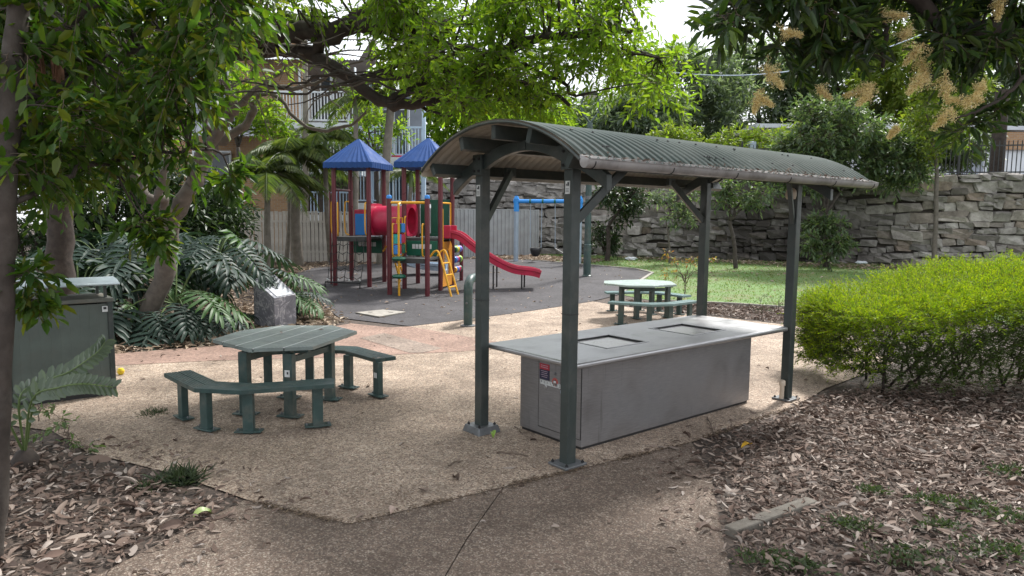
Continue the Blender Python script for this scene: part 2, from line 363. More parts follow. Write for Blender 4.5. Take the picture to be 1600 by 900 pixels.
# ------------------------------------------------------------------ barbecue shelter
B2 = np.array([.4764, 5.7237, 0]); YAW = .6931
AV = np.array([cos(YAW), sin(YAW), 0]); BV = np.array([-sin(YAW), cos(YAW), 0])
SL = 3.526
sh = empty('barbecue_shelter', B2, YAW, 'open barbecue shelter on four dark green posts under an arched corrugated roof', 'shelter')
RZ = 2.88 - 1.755
def arc(v): return RZ + math.sqrt(1.755 ** 2 - (v - .665) ** 2)
for i, (u, v) in enumerate(((0, 0), (0, 1.2), (SL, 0), (SL, 1.2))):
    mb = MB(); top = 2.66; mb.box((u + .05, v + .05, (top + .02) / 2 + .01), (.1, .1, top - .02))
    po = mb.build('post', GREEN, sh, bevel=.008)
    mb = MB()
    if i == 1:
        mb.box((u + .05, v + .05, .045), (.27, .27, .07), None, .86)
    else: mb.box((u + .05, v + .05, .026), (.25, .22, .022))
    bp = mb.build('base_plate', GALV, po, bevel=.006)
    mb = MB(); zz = .083 if i == 1 else .039
    for sx in (-1, 1):
        for sy in (-1, 1): mb.lathe([(.014, 0), (.014, .012), (.007, .014), (.007, .022)], (u + .05 + sx * .093, v + .05 + sy * .085, zz), 6)
    tag(mb.build('anchor_bolt', DARK, po), kind='stuff')
    if i < 2:
        mb = MB(); mb.box((u - .002, v + .052, 2.335), (.004, .052, .105)); st = mb.build('label_plate', WHITE, po)
        mb = MB(); mb.box((u - .0055, v + .043, 2.362), (.003, .016, .030)); mb.box((u - .0055, v + .062, 2.356), (.003, .008, .014))
        for kk in range(3): mb.box((u - .0055, v + .052, 2.325 - kk * .012), (.003, .034, .003))
        tag(mb.build('label_print', INK, po), kind='stuff')
        mb = MB(); mb.box((u - .001, v + .05, 1.30), (.004, .102, .006)); mb.box((u + .05, v - .001, 1.30), (.1, .004, .006)); mb.build('strap_band', DARK, po)
# arched beams with tails reaching the eaves
def arch(u):
    N = 28; top = []; bot = []
    for k in range(N + 1):
        v = -.36 + 2.05 * k / N; t = arc(v) - .125
        x = (v - .65) / .60
        if abs(x) < 1: bz = 2.665 - .17 * x * x
        else: bz = max(t - .125, 2.495 - (abs(x) - 1) * .33)
        top.append((v, max(t, bz + .075))); bot.append((v, bz))
    vs = []; n = N + 1
    for du in (0.022, .078):
        vs += [(u + du, *p) for p in top] + [(u + du, *p) for p in bot]
    fs = []; m2 = 2 * n
    for k in range(N):
        fs += [(k, k + 1, n + k + 1, n + k), (m2 + k, m2 + n + k, m2 + n + k + 1, m2 + k + 1), (k, m2 + k, m2 + k + 1, k + 1), (n + k, n + k + 1, m2 + n + k + 1, m2 + n + k)]
    fs += [(0, n, m2 + n, m2), (N, m2 + N, m2 + n + N, n + N)]
    return MB().add(vs, fs)
for u in (0, SL):
    # the two halves butt at the crown
    a = arch(u - .006 if u == 0 else u + .006).build('arched_beam', GREEN, sh, bevel=.005)
    mb = MB(); uu = u - .006 + .022 if u == 0 else u + .084
    mb.box((uu - .003, .65, 2.71), (.006, .10, .085)); mb.build('splice_plate', GREEN, sh, bevel=.002)
    for v in (.05, 1.25):
        mb = MB(); uu = u - .012 if u == 0 else u + .112
        mb.box((uu, v, 2.57), (.022, .13, .19)); g = mb.build('gusset_plate', GREEN, sh, bevel=.004)
        mb = MB()
        R = np.array([[0, 0, -1], [0, 1, 0], [1, 0, 0.]])
        for dv in (-.035, .035):
            for dz in (-.055, .055): mb.lathe([(.014, 0), (.014, .008), (.008, .010), (.008, .018)], (uu - .011 if u == 0 else uu + .011, v + dv, 2.57 + dz), 6, R if u == 0 else -R)
        tag(mb.build('bolt', DARK, g), kind='stuff')
# purlins
U0, U1 = -.30, 4.36
for v in (.665, .185, 1.145, -.30, 1.63):
    z = arc(v); sl = -(v - .665) / 1.755; ang = math.asin(sl); R = np.array([[1, 0, 0], [0, cos(ang), -sin(ang)], [0, sin(ang), cos(ang)]])
    off = R @ np.array([0, 0, -.078]); mb = MB()
    mb.box(np.array([(U0 + U1) / 2, v, z]) + off, (U1 - U0 - .02, .055, .12), R); mb.build('purlin', GREEN, sh, bevel=.004)
# knee braces
for (u, v, s) in ((0, 0, 1), (0, 1.2, 1), (SL, 0, -1), (SL, 1.2, -1)):
    mb = MB(); u0 = u + (.1 if s > 0 else 0)
    vv = v + .05; up = -.19 if v == 0 else .19
    mb.bar((u0 - s * .01, vv, 2.06), (u0 + s * .43, vv + up * .9, 2.535), .045, .07)
    mb.build('knee_brace', GREEN, sh, bevel=.004)
    mb = MB(); mb.box((u0 + s * .43, vv + up * .95, 2.535), (.12, .05, .09)); mb.build('brace_cleat', GREEN, sh, bevel=.004)
# corrugated roof: upper skin and lining
def roof_skin(dz, name, m):
    waves = 50; per = 8; nu = waves * per + 1; nv = 30; vs = []
    for i in range(nu):
        u = U0 - .02 + (U1 - U0 + .04) * i / (nu - 1); h = .0105 * (1 - abs(((i / per) % 1) * 2 - 1) ** 2 * 2) if False else .019 * max(0, cos(2 * pi * i / per)) ** 2
        for j in range(nv):
            th = -.655 + 1.310 * j / (nv - 1); r = 1.755 + h + dz
            vs.append((u, .665 + r * sin(th), RZ + r * cos(th)))
    fs = [(i * nv + j, (i + 1) * nv + j, (i + 1) * nv + j + 1, i * nv + j + 1) for i in range(nu - 1) for j in range(nv - 1)]
    return MB().add(vs, fs).build(name, m, sh, smooth=True, angle=1.2)
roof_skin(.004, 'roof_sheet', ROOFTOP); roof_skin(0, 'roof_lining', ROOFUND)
# rolled end flashings of the roof
for u in (U0 - .022, U1 + .022):
    pts = [(u, .665 + 1.752 * sin(t), RZ + 1.752 * cos(t)) for t in np.linspace(-.655, .655, 30)]
    MB().tube(pts, .013, 6).build('edge_trim', GREEN, sh, smooth=True)
mb = MB()
for k in range(46):      # roofing screws and caught leaf scraps
    u = rnd.uniform(U0 + .1, U1 - .1); th = rnd.choice((-.55, -.36, 0, .3)); r = 1.779
    mb.lathe([(.012, 0), (.010, .007), (.005, .012)], (u, .665 + r * sin(th), RZ + r * cos(th)), 6)
tag(mb.build('roof_screw', DARK, sh), kind='stuff')
# gutter (half round) on the near eave, flat fascia on the far eave
vc, zc = -.445, 2.50
prof = [(vc + .048 * cos(t), zc + .048 * sin(t)) for t in np.linspace(pi * 1.0, pi * 2.0, 10)]
prof = [(vc - .055, zc + .016), (vc - .048, zc + .016)] + prof + [(vc + .048, zc + .05)]
vs = []; n = len(prof); LU = np.linspace(U0 - .02, 4.40, 12)
for u in LU: vs += [(u, p[0], p[1]) for p in prof]
fs = [(i * n + k, i * n + k + 1, (i + 1) * n + k + 1, (i + 1) * n + k) for i in range(len(LU) - 1) for k in range(n - 1)]
fs += [tuple(range(1, n)), tuple((len(LU) - 1) * n + k for k in range(n - 1, 0, -1))]
gt = MB().add(vs, fs).build('gutter', GUTTER, sh, smooth=True, angle=.9)
gt.modifiers.new('thick', 'SOLIDIFY').thickness = .004
for u in np.linspace(U0 + .05, 4.3, 6):
    mb = MB(); mb.tube([(u, vc + .05 * cos(t), zc + .05 * sin(t)) for t in np.linspace(pi, 2 * pi, 9)], .005, 5); mb.build('gutter_bracket', DARK, gt)
mb = MB(); mb.box(((U0 + U1) / 2, 1.745, 2.515), (U1 - U0 + .02, .016, .085)); mb.build('fascia', BEIGE, sh)
# drain pipe with cap by the right front post, conduit fitting under the roof
mb = MB(); mb.tube([(SL - .045, .05, 0), (SL - .045, .05, .20)], .026, 10); mb.lathe([(.036, 0), (.036, .05), (.03, .062)], (SL - .045, .05, .19), 10)
mb.build('drain_pipe', BEIGE, sh, smooth=True)
mb = MB(); mb.lathe([(.0, .0), (.05, .01), (.06, .05), (.055, .10), (.03, .13), (.0, .135)], (SL - .055, .05, 2.31), 12); mb.build('sensor_housing', BEIGE, sh, smooth=True)

# fallen scraps lying in and above the gutter
LITTER = leafmat('dry_leaf', [(.26, .20, .165), (.15, .10, .08), (.33, .27, .23), (.075, .05, .04), (.20, .145, .118), (.42, .365, .325), (.11, .076, .06), (.17, .12, .098), (.085, .058, .046)], .12, .75, (1, 1, 1), .25)

# ------------------------------------------------------------------ barbecue bench
bb = empty('barbecue', B2, YAW, 'double electric barbecue bench with stainless top standing under the shelter', 'barbecue')
cu0, cu1, cv0, cv1 = .115, 3.505, .02, 1.275
# body as panels
mb = MB(); bu0, bu1, bv0, bv1 = .40, 3.10, .235, 1.085
mb.box(((bu0 + bu1) / 2, (bv0 + bv1) / 2, .03), (bu1 - bu0 - .03, bv1 - bv0 - .03, .04)); mb.build('plinth', DARK, bb)
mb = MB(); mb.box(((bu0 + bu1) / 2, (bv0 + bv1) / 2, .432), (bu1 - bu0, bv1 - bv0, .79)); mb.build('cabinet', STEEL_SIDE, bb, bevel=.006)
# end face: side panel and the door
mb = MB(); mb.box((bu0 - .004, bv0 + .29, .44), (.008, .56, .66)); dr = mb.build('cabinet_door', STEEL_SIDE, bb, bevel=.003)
mb = MB()
for (v_, z_, a_, b_) in ((bv0 + .572, .44, .006, .67), (bv0 + .008, .44, .006, .67), (bv0 + .29, .108, .57, .006), (bv0 + .29, .58 - .06, .57, .004)): mb.box((bu0 - .0015, v_, z_), (.012, a_, b_))
mb.build('door_gap', DARK, bb)
mb = MB(); R90 = np.array([[0, 0, -1], [0, 1, 0], [1, 0, 0.]])
mb.lathe([(.020, 0), (.020, .006), (.012, .008), (.012, .004), (0, .004)], (bu0 - .008, bv0 + .47, .505), 14, R90); mb.build('door_lock', STEEL, dr, smooth=True)
mb = MB(); mb.box((bu0 - .0095, bv0 + .49, .695), (.003, .135, .055)); mb.build('notice_header', REDLAB, bb)
mb = MB(); mb.box((bu0 - .0095, bv0 + .49, .62), (.003, .135, .095)); mb.build('notice_body', NAVY, bb)
mb = MB()
for k in range(2): mb.box((bu0 - .0118, bv0 + .49, .706 - k * .018), (.001, .10, .006))
for k in range(4): mb.box((bu0 - .0118, bv0 + .49, .652 - k * .018), (.001, .095 - .02 * (k % 2), .005))
tag(mb.build('notice_print', mat('pale_print', (.45, .35, .42), .5), bb), kind='stuff')
mb = MB(); mb.box((bu0 - .0095, bv0 + .225, .60), (.003, .09, .17)); n2 = mb.build('instruction_plate', INK, bb)
mb = MB(); mb.box((bu0 - .0095, bv0 + .225, .498), (.003, .09, .028)); mb.build('instruction_strip', LBLUE, bb)
mb = MB()
for k in range(7): mb.box((bu0 - .0118, bv0 + .225, .665 - k * .02), (.001, .07 - .015 * (k % 3), .005))
tag(mb.build('instruction_print', WHITE, bb), kind='stuff')
mb = MB(); R = R90
mb.lathe([(.032, 0), (.040, 0), (.040, .003), (.032, .003)], (bu0 - .008, bv0 + .345, .575), 18, R); mb.build('button_ring', mat('faded_red_ring', (.45, .10, .09), .5), bb)
mb = MB(); mb.lathe([(.022, 0), (.022, .010), (.016, .016), (0, .017)], (bu0 - .008, bv0 + .345, .572), 14, R); mb.build('push_button', STEEL, bb, smooth=True)
mb = MB(); mb.lathe([(.012, 0), (.012, .008), (0, .011)], (bu0 - .008, bv0 + .345, .655), 10, R); mb.build('indicator_lamp', GALV, bb, smooth=True)
# asset number tiles, one character each
def letter(ch, size, loc, rot, m, parent, name='lettering'):
    cu = bpy.data.curves.new(name, 'FONT'); cu.body = ch; cu.size = size; cu.align_x = 'CENTER'; cu.align_y = 'CENTER'; cu.extrude = .0004
    t = bpy.data.objects.new(name, cu); COL.objects.link(t); bpy.context.view_layer.update()
    me = bpy.data.meshes.new_from_object(t.evaluated_get(bpy.context.evaluated_depsgraph_get())); bpy.data.objects.remove(t)
    me.materials.clear(); me.materials.append(m); o = link(name, me, parent); o.location = loc; o.rotation_euler = rot; return o
for k, ch in enumerate('P111283'):
    v = bv0 + .53 - .0415 * k
    mb = MB(); mb.box((bu0 - .0095, v, .545), (.003, .036, .040)); tl = mb.build('number_tile', WHITE, bb)
    letter(ch, .040, (bu0 - .0118, v, .545), (pi / 2, 0, -pi / 2), INK, tl, 'numeral')
# counter with two recessed hotplates
H1 = (.85, 1.43, .36, .88); H2 = (2.13, 2.70, .33, .90)
def ring_top(z0, z1):
    mb = MB()
    us = sorted([cu0, H1[0], H1[1], H2[0], H2[1], cu1])
    def slab(a, b, c, d): mb.box(((a + b) / 2, (c + d) / 2, (z0 + z1) / 2), (b - a, d - c, z1 - z0))
    vs_ = []
    return mb
ctop = .872
def counter():
    bm = bmesh.new()
    vs = [bm.verts.new(q) for q in ((cu0, cv0, ctop), (cu1, cv0, ctop), (cu1, cv1, ctop), (cu0, cv1, ctop))]; bm.faces.new(vs)
    for h in (H1, H2):
        for a in (0, 1): bmesh.ops.bisect_plane(bm, geom=bm.verts[:] + bm.edges[:] + bm.faces[:], plane_co=(h[a], 0, 0), plane_no=(1, 0, 0))
    for vv in sorted({H1[2], H1[3], H2[2], H2[3]}):
        bmesh.ops.bisect_plane(bm, geom=bm.verts[:] + bm.edges[:] + bm.faces[:], plane_co=(0, vv, 0), plane_no=(0, 1, 0))
    dl = []
    for f in bm.faces:
        c = f.calc_center_median()
        for h in (H1, H2):
            if h[0] < c.x < h[1] and h[2] < c.y < h[3]: dl.append(f)
    bmesh.ops.delete(bm, geom=dl, context='FACES')
    ex = bmesh.ops.extrude_face_region(bm, geom=bm.faces[:]); nv = [e for e in ex['geom'] if isinstance(e, bmesh.types.BMVert)]
    for v in nv: v.co.z -= .05
    bmesh.ops.recalc_face_normals(bm, faces=bm.faces[:])
    me = bpy.data.meshes.new('counter'); bm.to_mesh(me); bm.free(); me.materials.append(STEEL)
    me.polygons.foreach_set('use_smooth', [True] * len(me.polygons)); me.set_sharp_from_angle(angle=.7)
    o = link('counter', me, bb, bevel=.018, seg=4); o.modifiers['bevel'].angle_limit = 1.2; return o
counter()
for h in (H1, H2):
    uc, vc2 = (h[0] + h[1]) / 2, (h[2] + h[3]) / 2; du, dv = h[1] - h[0], h[3] - h[2]
    mb = MB(); mb.box((uc, vc2, .852), (du - .02, dv - .02, .006)); hp = mb.build('hotplate', stainless('hotplate_steel_%d' % int(uc), (.62, .61, .60), .32, (4, 4, 4)), bb)
    mb = MB(); t = .022
    for (c, s) in (((uc, h[2] + t / 2 - .012, ctop + .003), (du + .03, t, .007)), ((uc, h[3] - t / 2 + .012, ctop + .003), (du + .03, t, .007)),
                   ((h[0] + t / 2 - .012, vc2, ctop + .003), (t, dv - .02, .006)), ((h[1] - t / 2 + .012, vc2, ctop + .003), (t, dv - .02, .006))): mb.box(c, s)
    mb.build('hotplate_rim', STEEL, hp, bevel=.002)
    mb = MB(); t = .006
    for (c, s) in (((uc, h[2] + .005, .860), (du, .008, .02)), ((uc, h[3] - .005, .860), (du, .008, .02)), ((h[0] + .005, vc2, .860), (.008, dv - .018, .02)), ((h[1] - .005, vc2, .860), (.008, dv - .018, .02))): mb.box(c, s)
    mb.build('hotplate_gasket', DARK, hp)

# ------------------------------------------------------------------ picnic tables and benches
def clip_board(profile_mb, planes):
    me = profile_mb.mesh('board', None); bm = bmesh.new(); bm.from_mesh(me); bpy.data.meshes.remove(me)
    for co, no in planes:
        r = bmesh.ops.bisect_plane(bm, geom=bm.verts[:] + bm.edges[:] + bm.faces[:], plane_co=co, plane_no=no, clear_outer=True)
        ed = [e for e in r['geom_cut'] if isinstance(e, bmesh.types.BMEdge)]
        if ed:
            try: bmesh.ops.contextual_create(bm, geom=ed)
            except Exception: pass
    return bm
def ribbed(mb, p, q, wd, h, ribs):
    """a ribbed extrusion from p to q: upper face p.z"""
    p = np.asarray(p, float); q = np.asarray(q, float); d = unit(q - p); s = np.cross((0, 0, 1), d)
    prof = []
    n = ribs; pitch = wd / n
    for k in range(n):
        x = -wd / 2 + k * pitch
        prof += [(x + pitch * .08, -.0), (x + pitch * .80, -.0), (x + pitch * .84, -.004), (x + pitch * .99, -.004)]
    prof = prof[:-2]
    prof = [(-wd / 2 + .001, -.004)] + prof + [(wd / 2 - .001, -.006), (wd / 2 - .001, -h), (-wd / 2 + .001, -h)]
    m = len(prof); vs = [p + s * a + np.array([0, 0, b]) for a, b in prof] + [q + s * a + np.array([0, 0, b]) for a, b in prof]
    mb.add(vs, [tuple(range(m)), tuple(range(2 * m - 1, m - 1, -1))] + [(k, m + k, m + (k + 1) % m, (k + 1) % m) for k in range(m)])
    return mb
TC = np.array([-2.47, 7.70])
TPOLY = [np.array(p) - TC for p in ((-3.19, 7.44), (-2.62, 6.93), (-2.01, 7.09), (-1.78, 8.06), (-2.17, 8.47), (-2.78, 8.44), (-3.12, 8.02))]
def bm_obj(bm, name, m, parent):
    bmesh.ops.recalc_face_normals(bm, faces=bm.faces[:])
    me = bpy.data.meshes.new(name); bm.to_mesh(me); bm.free(); me.materials.append(m); return link(name, me, parent)
def base_leg(mb_parent, x, y, z1, a=.1, b=.1, rz=0, pl=(.24, .13), m=GREEN_T, g=0.0, tagged=False):
    R = rotz(rz); mb = MB(); mb.box((x, y, (z1 + g) / 2), (a, b, z1 - g), R); lg = mb.build('leg', m, mb_parent, bevel=.006)
    mb = MB(); mb.box((x, y, g + .024), (pl[0], pl[1], .014), R); pt = mb.build('foot_plate', m, lg, bevel=.003)
    mb = MB()
    for s in (-1, 1): mb.lathe([(.012, 0), (.012, .010), (.006, .018)], np.array([x, y, g + .031]) + R @ np.array([s * pl[0] * .41, 0, 0]), 6)
    tag(mb.build('foot_bolt', GALV, lg), kind='stuff')
    return lg
def make_table(topm, label, loc, rz):
    t = empty('picnic_table', loc, rz, label, 'table', 'picnic tables with ribbed tops')
    d = unit([.23, .97, 0]); s = np.cross((0, 0, 1), d)
    pr = [np.dot(p, s[:2]) for p in TPOLY]; lo, hi = min(pr), max(pr); n = 5; wd = (hi - lo) / n
    planes = []
    for i in range(len(TPOLY)):
        a = TPOLY[i]; b = TPOLY[(i + 1) % len(TPOLY)]; e = b - a; no = Vector((e[1], -e[0], 0)).normalized(); planes.append((Vector((a[0], a[1], 0)), no))
    for k in range(n):
        c = s * (lo + (k + .5) * wd); mb = MB(); ribbed(mb, c - d * 1.3 + [0, 0, .75], c + d * 1.3 + [0, 0, .75], wd - .012, .036, 7)
        bm_obj(clip_board(mb, planes), 'board', topm, t)
        if k:
            c = s * (lo + k * wd); mb = MB().box(np.array([c[0], c[1], .7475]), (2.6, .009, .008), rotz(math.atan2(d[1], d[0]))); bm_obj(clip_board(mb, planes), 'edge_glint', WHITE, t)  # white lines: sky glint on the board edges, added as thin strips
    mb = MB()
    for k in (-.42, .42): mb.bar(d * k - s * .5 + [0, 0, .695], d * k + s * .5 + [0, 0, .695], .05, .034)
    mb.build('bearer', GREEN_T, t)
    legs = [np.array(p) - TC for p in ((-2.75, 7.17), (-2.27, 7.11), (-2.04, 7.80), (-2.52, 7.86))]
    ra = math.atan2(d[1], d[0])
    for i, p in enumerate(legs):
        lg = base_leg(t, p[0], p[1], .675, .10, .085, ra - pi / 2, (.25, .13))
        if i == 1 and topm is GREEN_TOP:
            mb = MB(); n_ = -d; c = np.array([p[0], p[1], .47]) + n_ * .046; mb.box(c, (.055, .006, .07), rotz(ra - pi / 2)); st = mb.build('sticker', WHITE, lg)
            mb = MB(); mb.box(c + n_ * .004 + [.006, 0, .006], (.018, .003, .026), rotz(ra - pi / 2)); mb.build('sticker_print', INK, lg)
    for i, j in ((0, 3), (1, 2)):
        mb = MB(); mb.bar(np.array([*legs[i], .60]) + d * .044, np.array([*legs[j], .60]) - d * .044, .045, .065); mb.build('rail', GREEN_T, t, bevel=.004)
    return t
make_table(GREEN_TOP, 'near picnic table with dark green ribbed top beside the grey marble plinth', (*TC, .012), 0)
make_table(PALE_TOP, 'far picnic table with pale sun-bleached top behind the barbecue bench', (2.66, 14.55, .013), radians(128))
def make_bench(label, cen, rz, inner, outer, legs, m, plates=.45, sticker=None):
    t = empty('bench', (*cen, .012), rz, label, 'bench', 'angled benches around the picnic tables')
    n = len(inner)
    for k in range(n - 1):
        a0, a1 = np.array(outer[k]), np.array(outer[k + 1]); b0, b1 = np.array(inner[k]), np.array(inner[k + 1])
        def pl(o_a, o_b, ctr):
            e = o_b - o_a; no = np.array([e[1], -e[0]]); 
            if np.dot(ctr - o_a, no) > 0: no = -no
            return (Vector((*o_a, 0)), Vector((*unit(no), 0)))
        ctr = (a0 + a1 + b0 + b1) / 4; planes = [pl(a0, b0, ctr), pl(a1, b1, ctr)]
        d = unit(np.array([*(a1 + b1 - a0 - b0), 0])); s = np.cross((0, 0, 1), d)
        wv = abs(np.dot(ctr - (a0 + a1) / 2, s[:2])) * 2
        for j in range(2):
            c = np.array([*ctr, .45]) + s * (j - .5) * (wv / 2); mb = MB(); ribbed(mb, c - d * 1.1, c + d * 1.1, wv / 2 - .006, .042, 5)
            bm_obj(clip_board(mb, planes), 'plank', m, t)
    for i, (x, y, a) in enumerate(legs):
        lg = base_leg(t, x, y, .412, .10, .07, a, (.25, .12))
        if sticker is not None and i == sticker:
            Rz = rotz(a); mb = MB(); mb.box(np.array([x, y, .26]) + Rz @ np.array([.0, -.038, 0]), (.05, .005, .06), Rz); mb.build('sticker', WHITE, lg)
    return t
c = TC
I1 = [np.array(p) - c for p in ((-3.36, 7.30), (-2.89, 6.80), (-2.50, 6.74), (-1.78, 7.00))]
O1 = [np.array(p) - c for p in ((-3.57, 7.12), (-2.98, 6.51), (-2.52, 6.44), (-1.72, 6.74))]
LG1 = [(*(np.array(p) - c), a) for p, a in (((-3.33, 7.02), -.75), ((-2.93, 6.64), -.5), ((-2.50, 6.58), .05), ((-1.90, 6.79), .35))]
make_bench('near angled bench in front of the dark green picnic table', c, 0, I1, O1, LG1, GREEN_T)
flip = lambda Ls: [-p for p in Ls]
LG2 = [(*(np.array(p) - c), a) for p, a in (((-1.53, 7.97), -.75), ((-1.96, 8.36), -.5), ((-2.50, 8.62), .1), ((-2.95, 8.42), .35))]
off2 = np.array([.03, -.17])
make_bench('angled bench behind the dark green picnic table with a white sticker on its end leg', c, 0, [p + off2 for p in flip(I1)], [p + off2 for p in flip(O1)], LG2, GREEN_T, sticker=0)
c3 = np.array([2.66, 14.55]); ra = radians(128)
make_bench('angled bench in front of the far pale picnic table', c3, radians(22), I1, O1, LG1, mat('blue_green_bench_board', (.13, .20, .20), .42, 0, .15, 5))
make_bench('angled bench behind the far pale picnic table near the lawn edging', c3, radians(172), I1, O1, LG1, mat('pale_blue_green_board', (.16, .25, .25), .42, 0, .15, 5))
# ------------------------------------------------------------------ litter bin enclosure, marble plinth, bike hoop, lamp post
bnA = np.array([-5.33, 7.32, 0]); bnB = np.array([-4.56, 7.97, 0]); dx = unit(bnB - bnA); yawb = math.atan2(dx[1], dx[0])
BIN_G = mat('grey_green_bin_panel', (.082, .103, .092), .45, 0, .2, 4, .04, 60, (.1, .095, .08), .4)
bn = empty('litter_bin', (bnA[0], bnA[1], .012), yawb, 'dark green bin enclosure with a pale curved lid beside the left trunk', 'bin')
W_, D_, Hb = 1.02, .62, 1.10
mb = MB(); mb.box((W_ / 2, D_ / 2, .025), (W_ - .06, D_ - .06, .05)); mb.build('base_frame', DARK, bn)
def ribpanel(u0, u1, v, z0, z1, axis='u'):
    mb = MB(); n = int((u1 - u0) / .085); pts = []
    for k in range(n):
        a = u0 + (u1 - u0) * k / n; w2 = (u1 - u0) / n
        pts += [(a + w2 * .04, 0), (a + w2 * .90, 0), (a + w2 * .93, .0015), (a + w2 * .99, .0015)]
    A = [(p[0], v + p[1], z0) if axis == 'u' else (v - p[1], p[0], z0) for p in pts]; B = [(q[0], q[1], z1) for q in A]
    mb.strip(A, B); return mb
ribpanel(.045, W_ - .045, .012, .05, Hb - .04).build('front_panel', BIN_G, bn)
ribpanel(.045, D_ - .045, W_ - .012, .05, Hb - .04, 'v').build('side_panel', GREEN, bn)
ribpanel(.045, D_ - .045, .012, .05, Hb - .04, 'v').build('side_panel', GREEN, bn)
mb = MB(); mb.box((W_ / 2, D_ - .01, Hb / 2), (W_ - .08, .012, Hb - .1)); mb.build('back_panel', GREEN, bn)
for (u, v) in ((.02, .02), (W_ - .02, .02), (.02, D_ - .02), (W_ - .02, D_ - .02)):
    mb = MB(); mb.box((u, v, (Hb + .03) / 2), (.05, .05, Hb - .03)); mb.build('corner_post', GREEN, bn, bevel=.004)
mb = MB(); mb.box((W_ / 2, D_ / 2, Hb), (W_ + .03, D_ + .03, .045)); mb.build('top_tray', mat('dusty_green_tray', (.11, .115, .10), .6, 0, .3, 6, .1, 50, (.2, .17, .13), .6), bn, bevel=.006)
for (u, v) in ((.05, .08), (W_ - .05, .08), (.05, D_ - .08), (W_ - .05, D_ - .08)):
    mb = MB(); mb.box((u, v, Hb + .10), (.03, .03, .16)); mb.build('lid_support', GREEN, bn)
vs = []; fs = []
for j in range(13):
    t = j / 12; v = -.06 + (D_ + .12) * t; z = Hb + .155 + .085 * math.sin(pi * (.12 + .80 * t) )
    vs += [(-.05, v, z), (W_ + .08, v, z)]
fs = [(2 * j, 2 * j + 1, 2 * j + 3, 2 * j + 2) for j in range(12)]
ld = MB().add(vs, fs).build('curved_lid', mat('pale_lid_steel', (.34, .41, .45), .4, .1, .15, 4, .02, 60, (.2, .22, .22), .4), bn, smooth=True)
ld.modifiers.new('thick', 'SOLIDIFY').thickness = .018
mb = MB(); mb.box((W_ - .075, -.0075, Hb - .10), (.055, .004, .065)); st = mb.build('sticker', WHITE, bn)
mb = MB(); mb.box((W_ - .075, -.0105, Hb - .09), (.03, .002, .028)); mb.build('sticker_print', INK, bn)

pe = empty('plinth', (-4.28, 12.93, 0), 0, 'grey veined marble plinth with a sloping pale plaque on top', 'plinth')
q0, q1, q2 = np.array([-4.78, 12.98]), np.array([-4.31, 12.72]), np.array([-4.02, 13.06]); q3 = q0 + q2 - q1
org = np.array([-4.28, 12.93]); b4 = [q - org for q in (q0, q1, q2, q3)]
zt = [.90, .58, .62, .96]
mb = MB(); mb.add([(*p, 0) for p in b4] + [(p[0], p[1], z) for p, z in zip(b4, zt)], [(3, 2, 1, 0), (4, 5, 6, 7), (0, 1, 5, 4), (1, 2, 6, 5), (2, 3, 7, 6), (3, 0, 4, 7)])
mb.build('marble_block', MARBLE, pe, bevel=.008)
tp = [np.array([*p, z]) for p, z in zip(b4, zt)]; cc = sum(tp) / 4; nn = unit(np.cross(tp[1] - tp[0], tp[3] - tp[0]))
pq = [cc + (tp[2] - tp[3]) * .12 + (p - cc) * .70 + nn * .004 for p in tp]; pq2 = [p + nn * .006 for p in pq]
mb = MB(); mb.add(pq + pq2, [(4, 5, 6, 7), (0, 1, 5, 4), (1, 2, 6, 5), (2, 3, 7, 6), (3, 0, 4, 7)]); mb.build('plaque', mat('pale_plaque', (.34, .36, .39), .45, .2, .1, 20), pe)
mb = MB(); e1, e2 = pq2[2] - pq2[1], pq2[0] - pq2[1]
def onpl(a, b): return pq2[1] + e1 * a + e2 * b + nn * .001
mb.add([onpl(.35, .78), onpl(.65, .78), onpl(.65, .88), onpl(.35, .88)], [(0, 1, 2, 3)])
for k in range(5): mb.add([onpl(.12, .12 + k * .11), onpl(.88, .12 + k * .11), onpl(.88, .15 + k * .11), onpl(.12, .15 + k * .11)], [(0, 1, 2, 3)])
tag(mb.build('plaque_print', mat('faint_plaque_print', (.25, .26, .28), .5), pe), kind='stuff')

hp = empty('bike_rail', (-.83, 13.3, .012), radians(76), 'dark green bent tube rail standing on the tan pad', 'bike rail')
pts = [(0, 0, 0), (0, 0, .62)] + [(.22 - .22 * cos(t), 0, .70 + .19 * sin(t)) for t in np.linspace(.1, pi / 2, 7)] + [(.62, 0, .89)] + [(.80 + .2 * sin(t), 0, .70 + .19 * cos(t)) for t in np.linspace(.1, pi / 2 - .1, 6)] + [(1.0, 0, .62), (1.0, 0, 0)]
MB().tube(pts, .085, 14, up=(0, 1, 0)).build('hoop', GREEN_T, hp, smooth=True)
for x in (0, 1.0): MB().lathe([(.15, 0), (.15, .02), (.10, .028)], (x, 0, 0), 16).build('foot_flange', GALV, hp)
MB().lathe([(.02, 0), (.02, .03), (.01, .035)], (-.085, 0, .45), 8, np.array([[0, 0, -1], [0, 1, 0], [1, 0, 0.]])).build('bolt', GALV, hp)

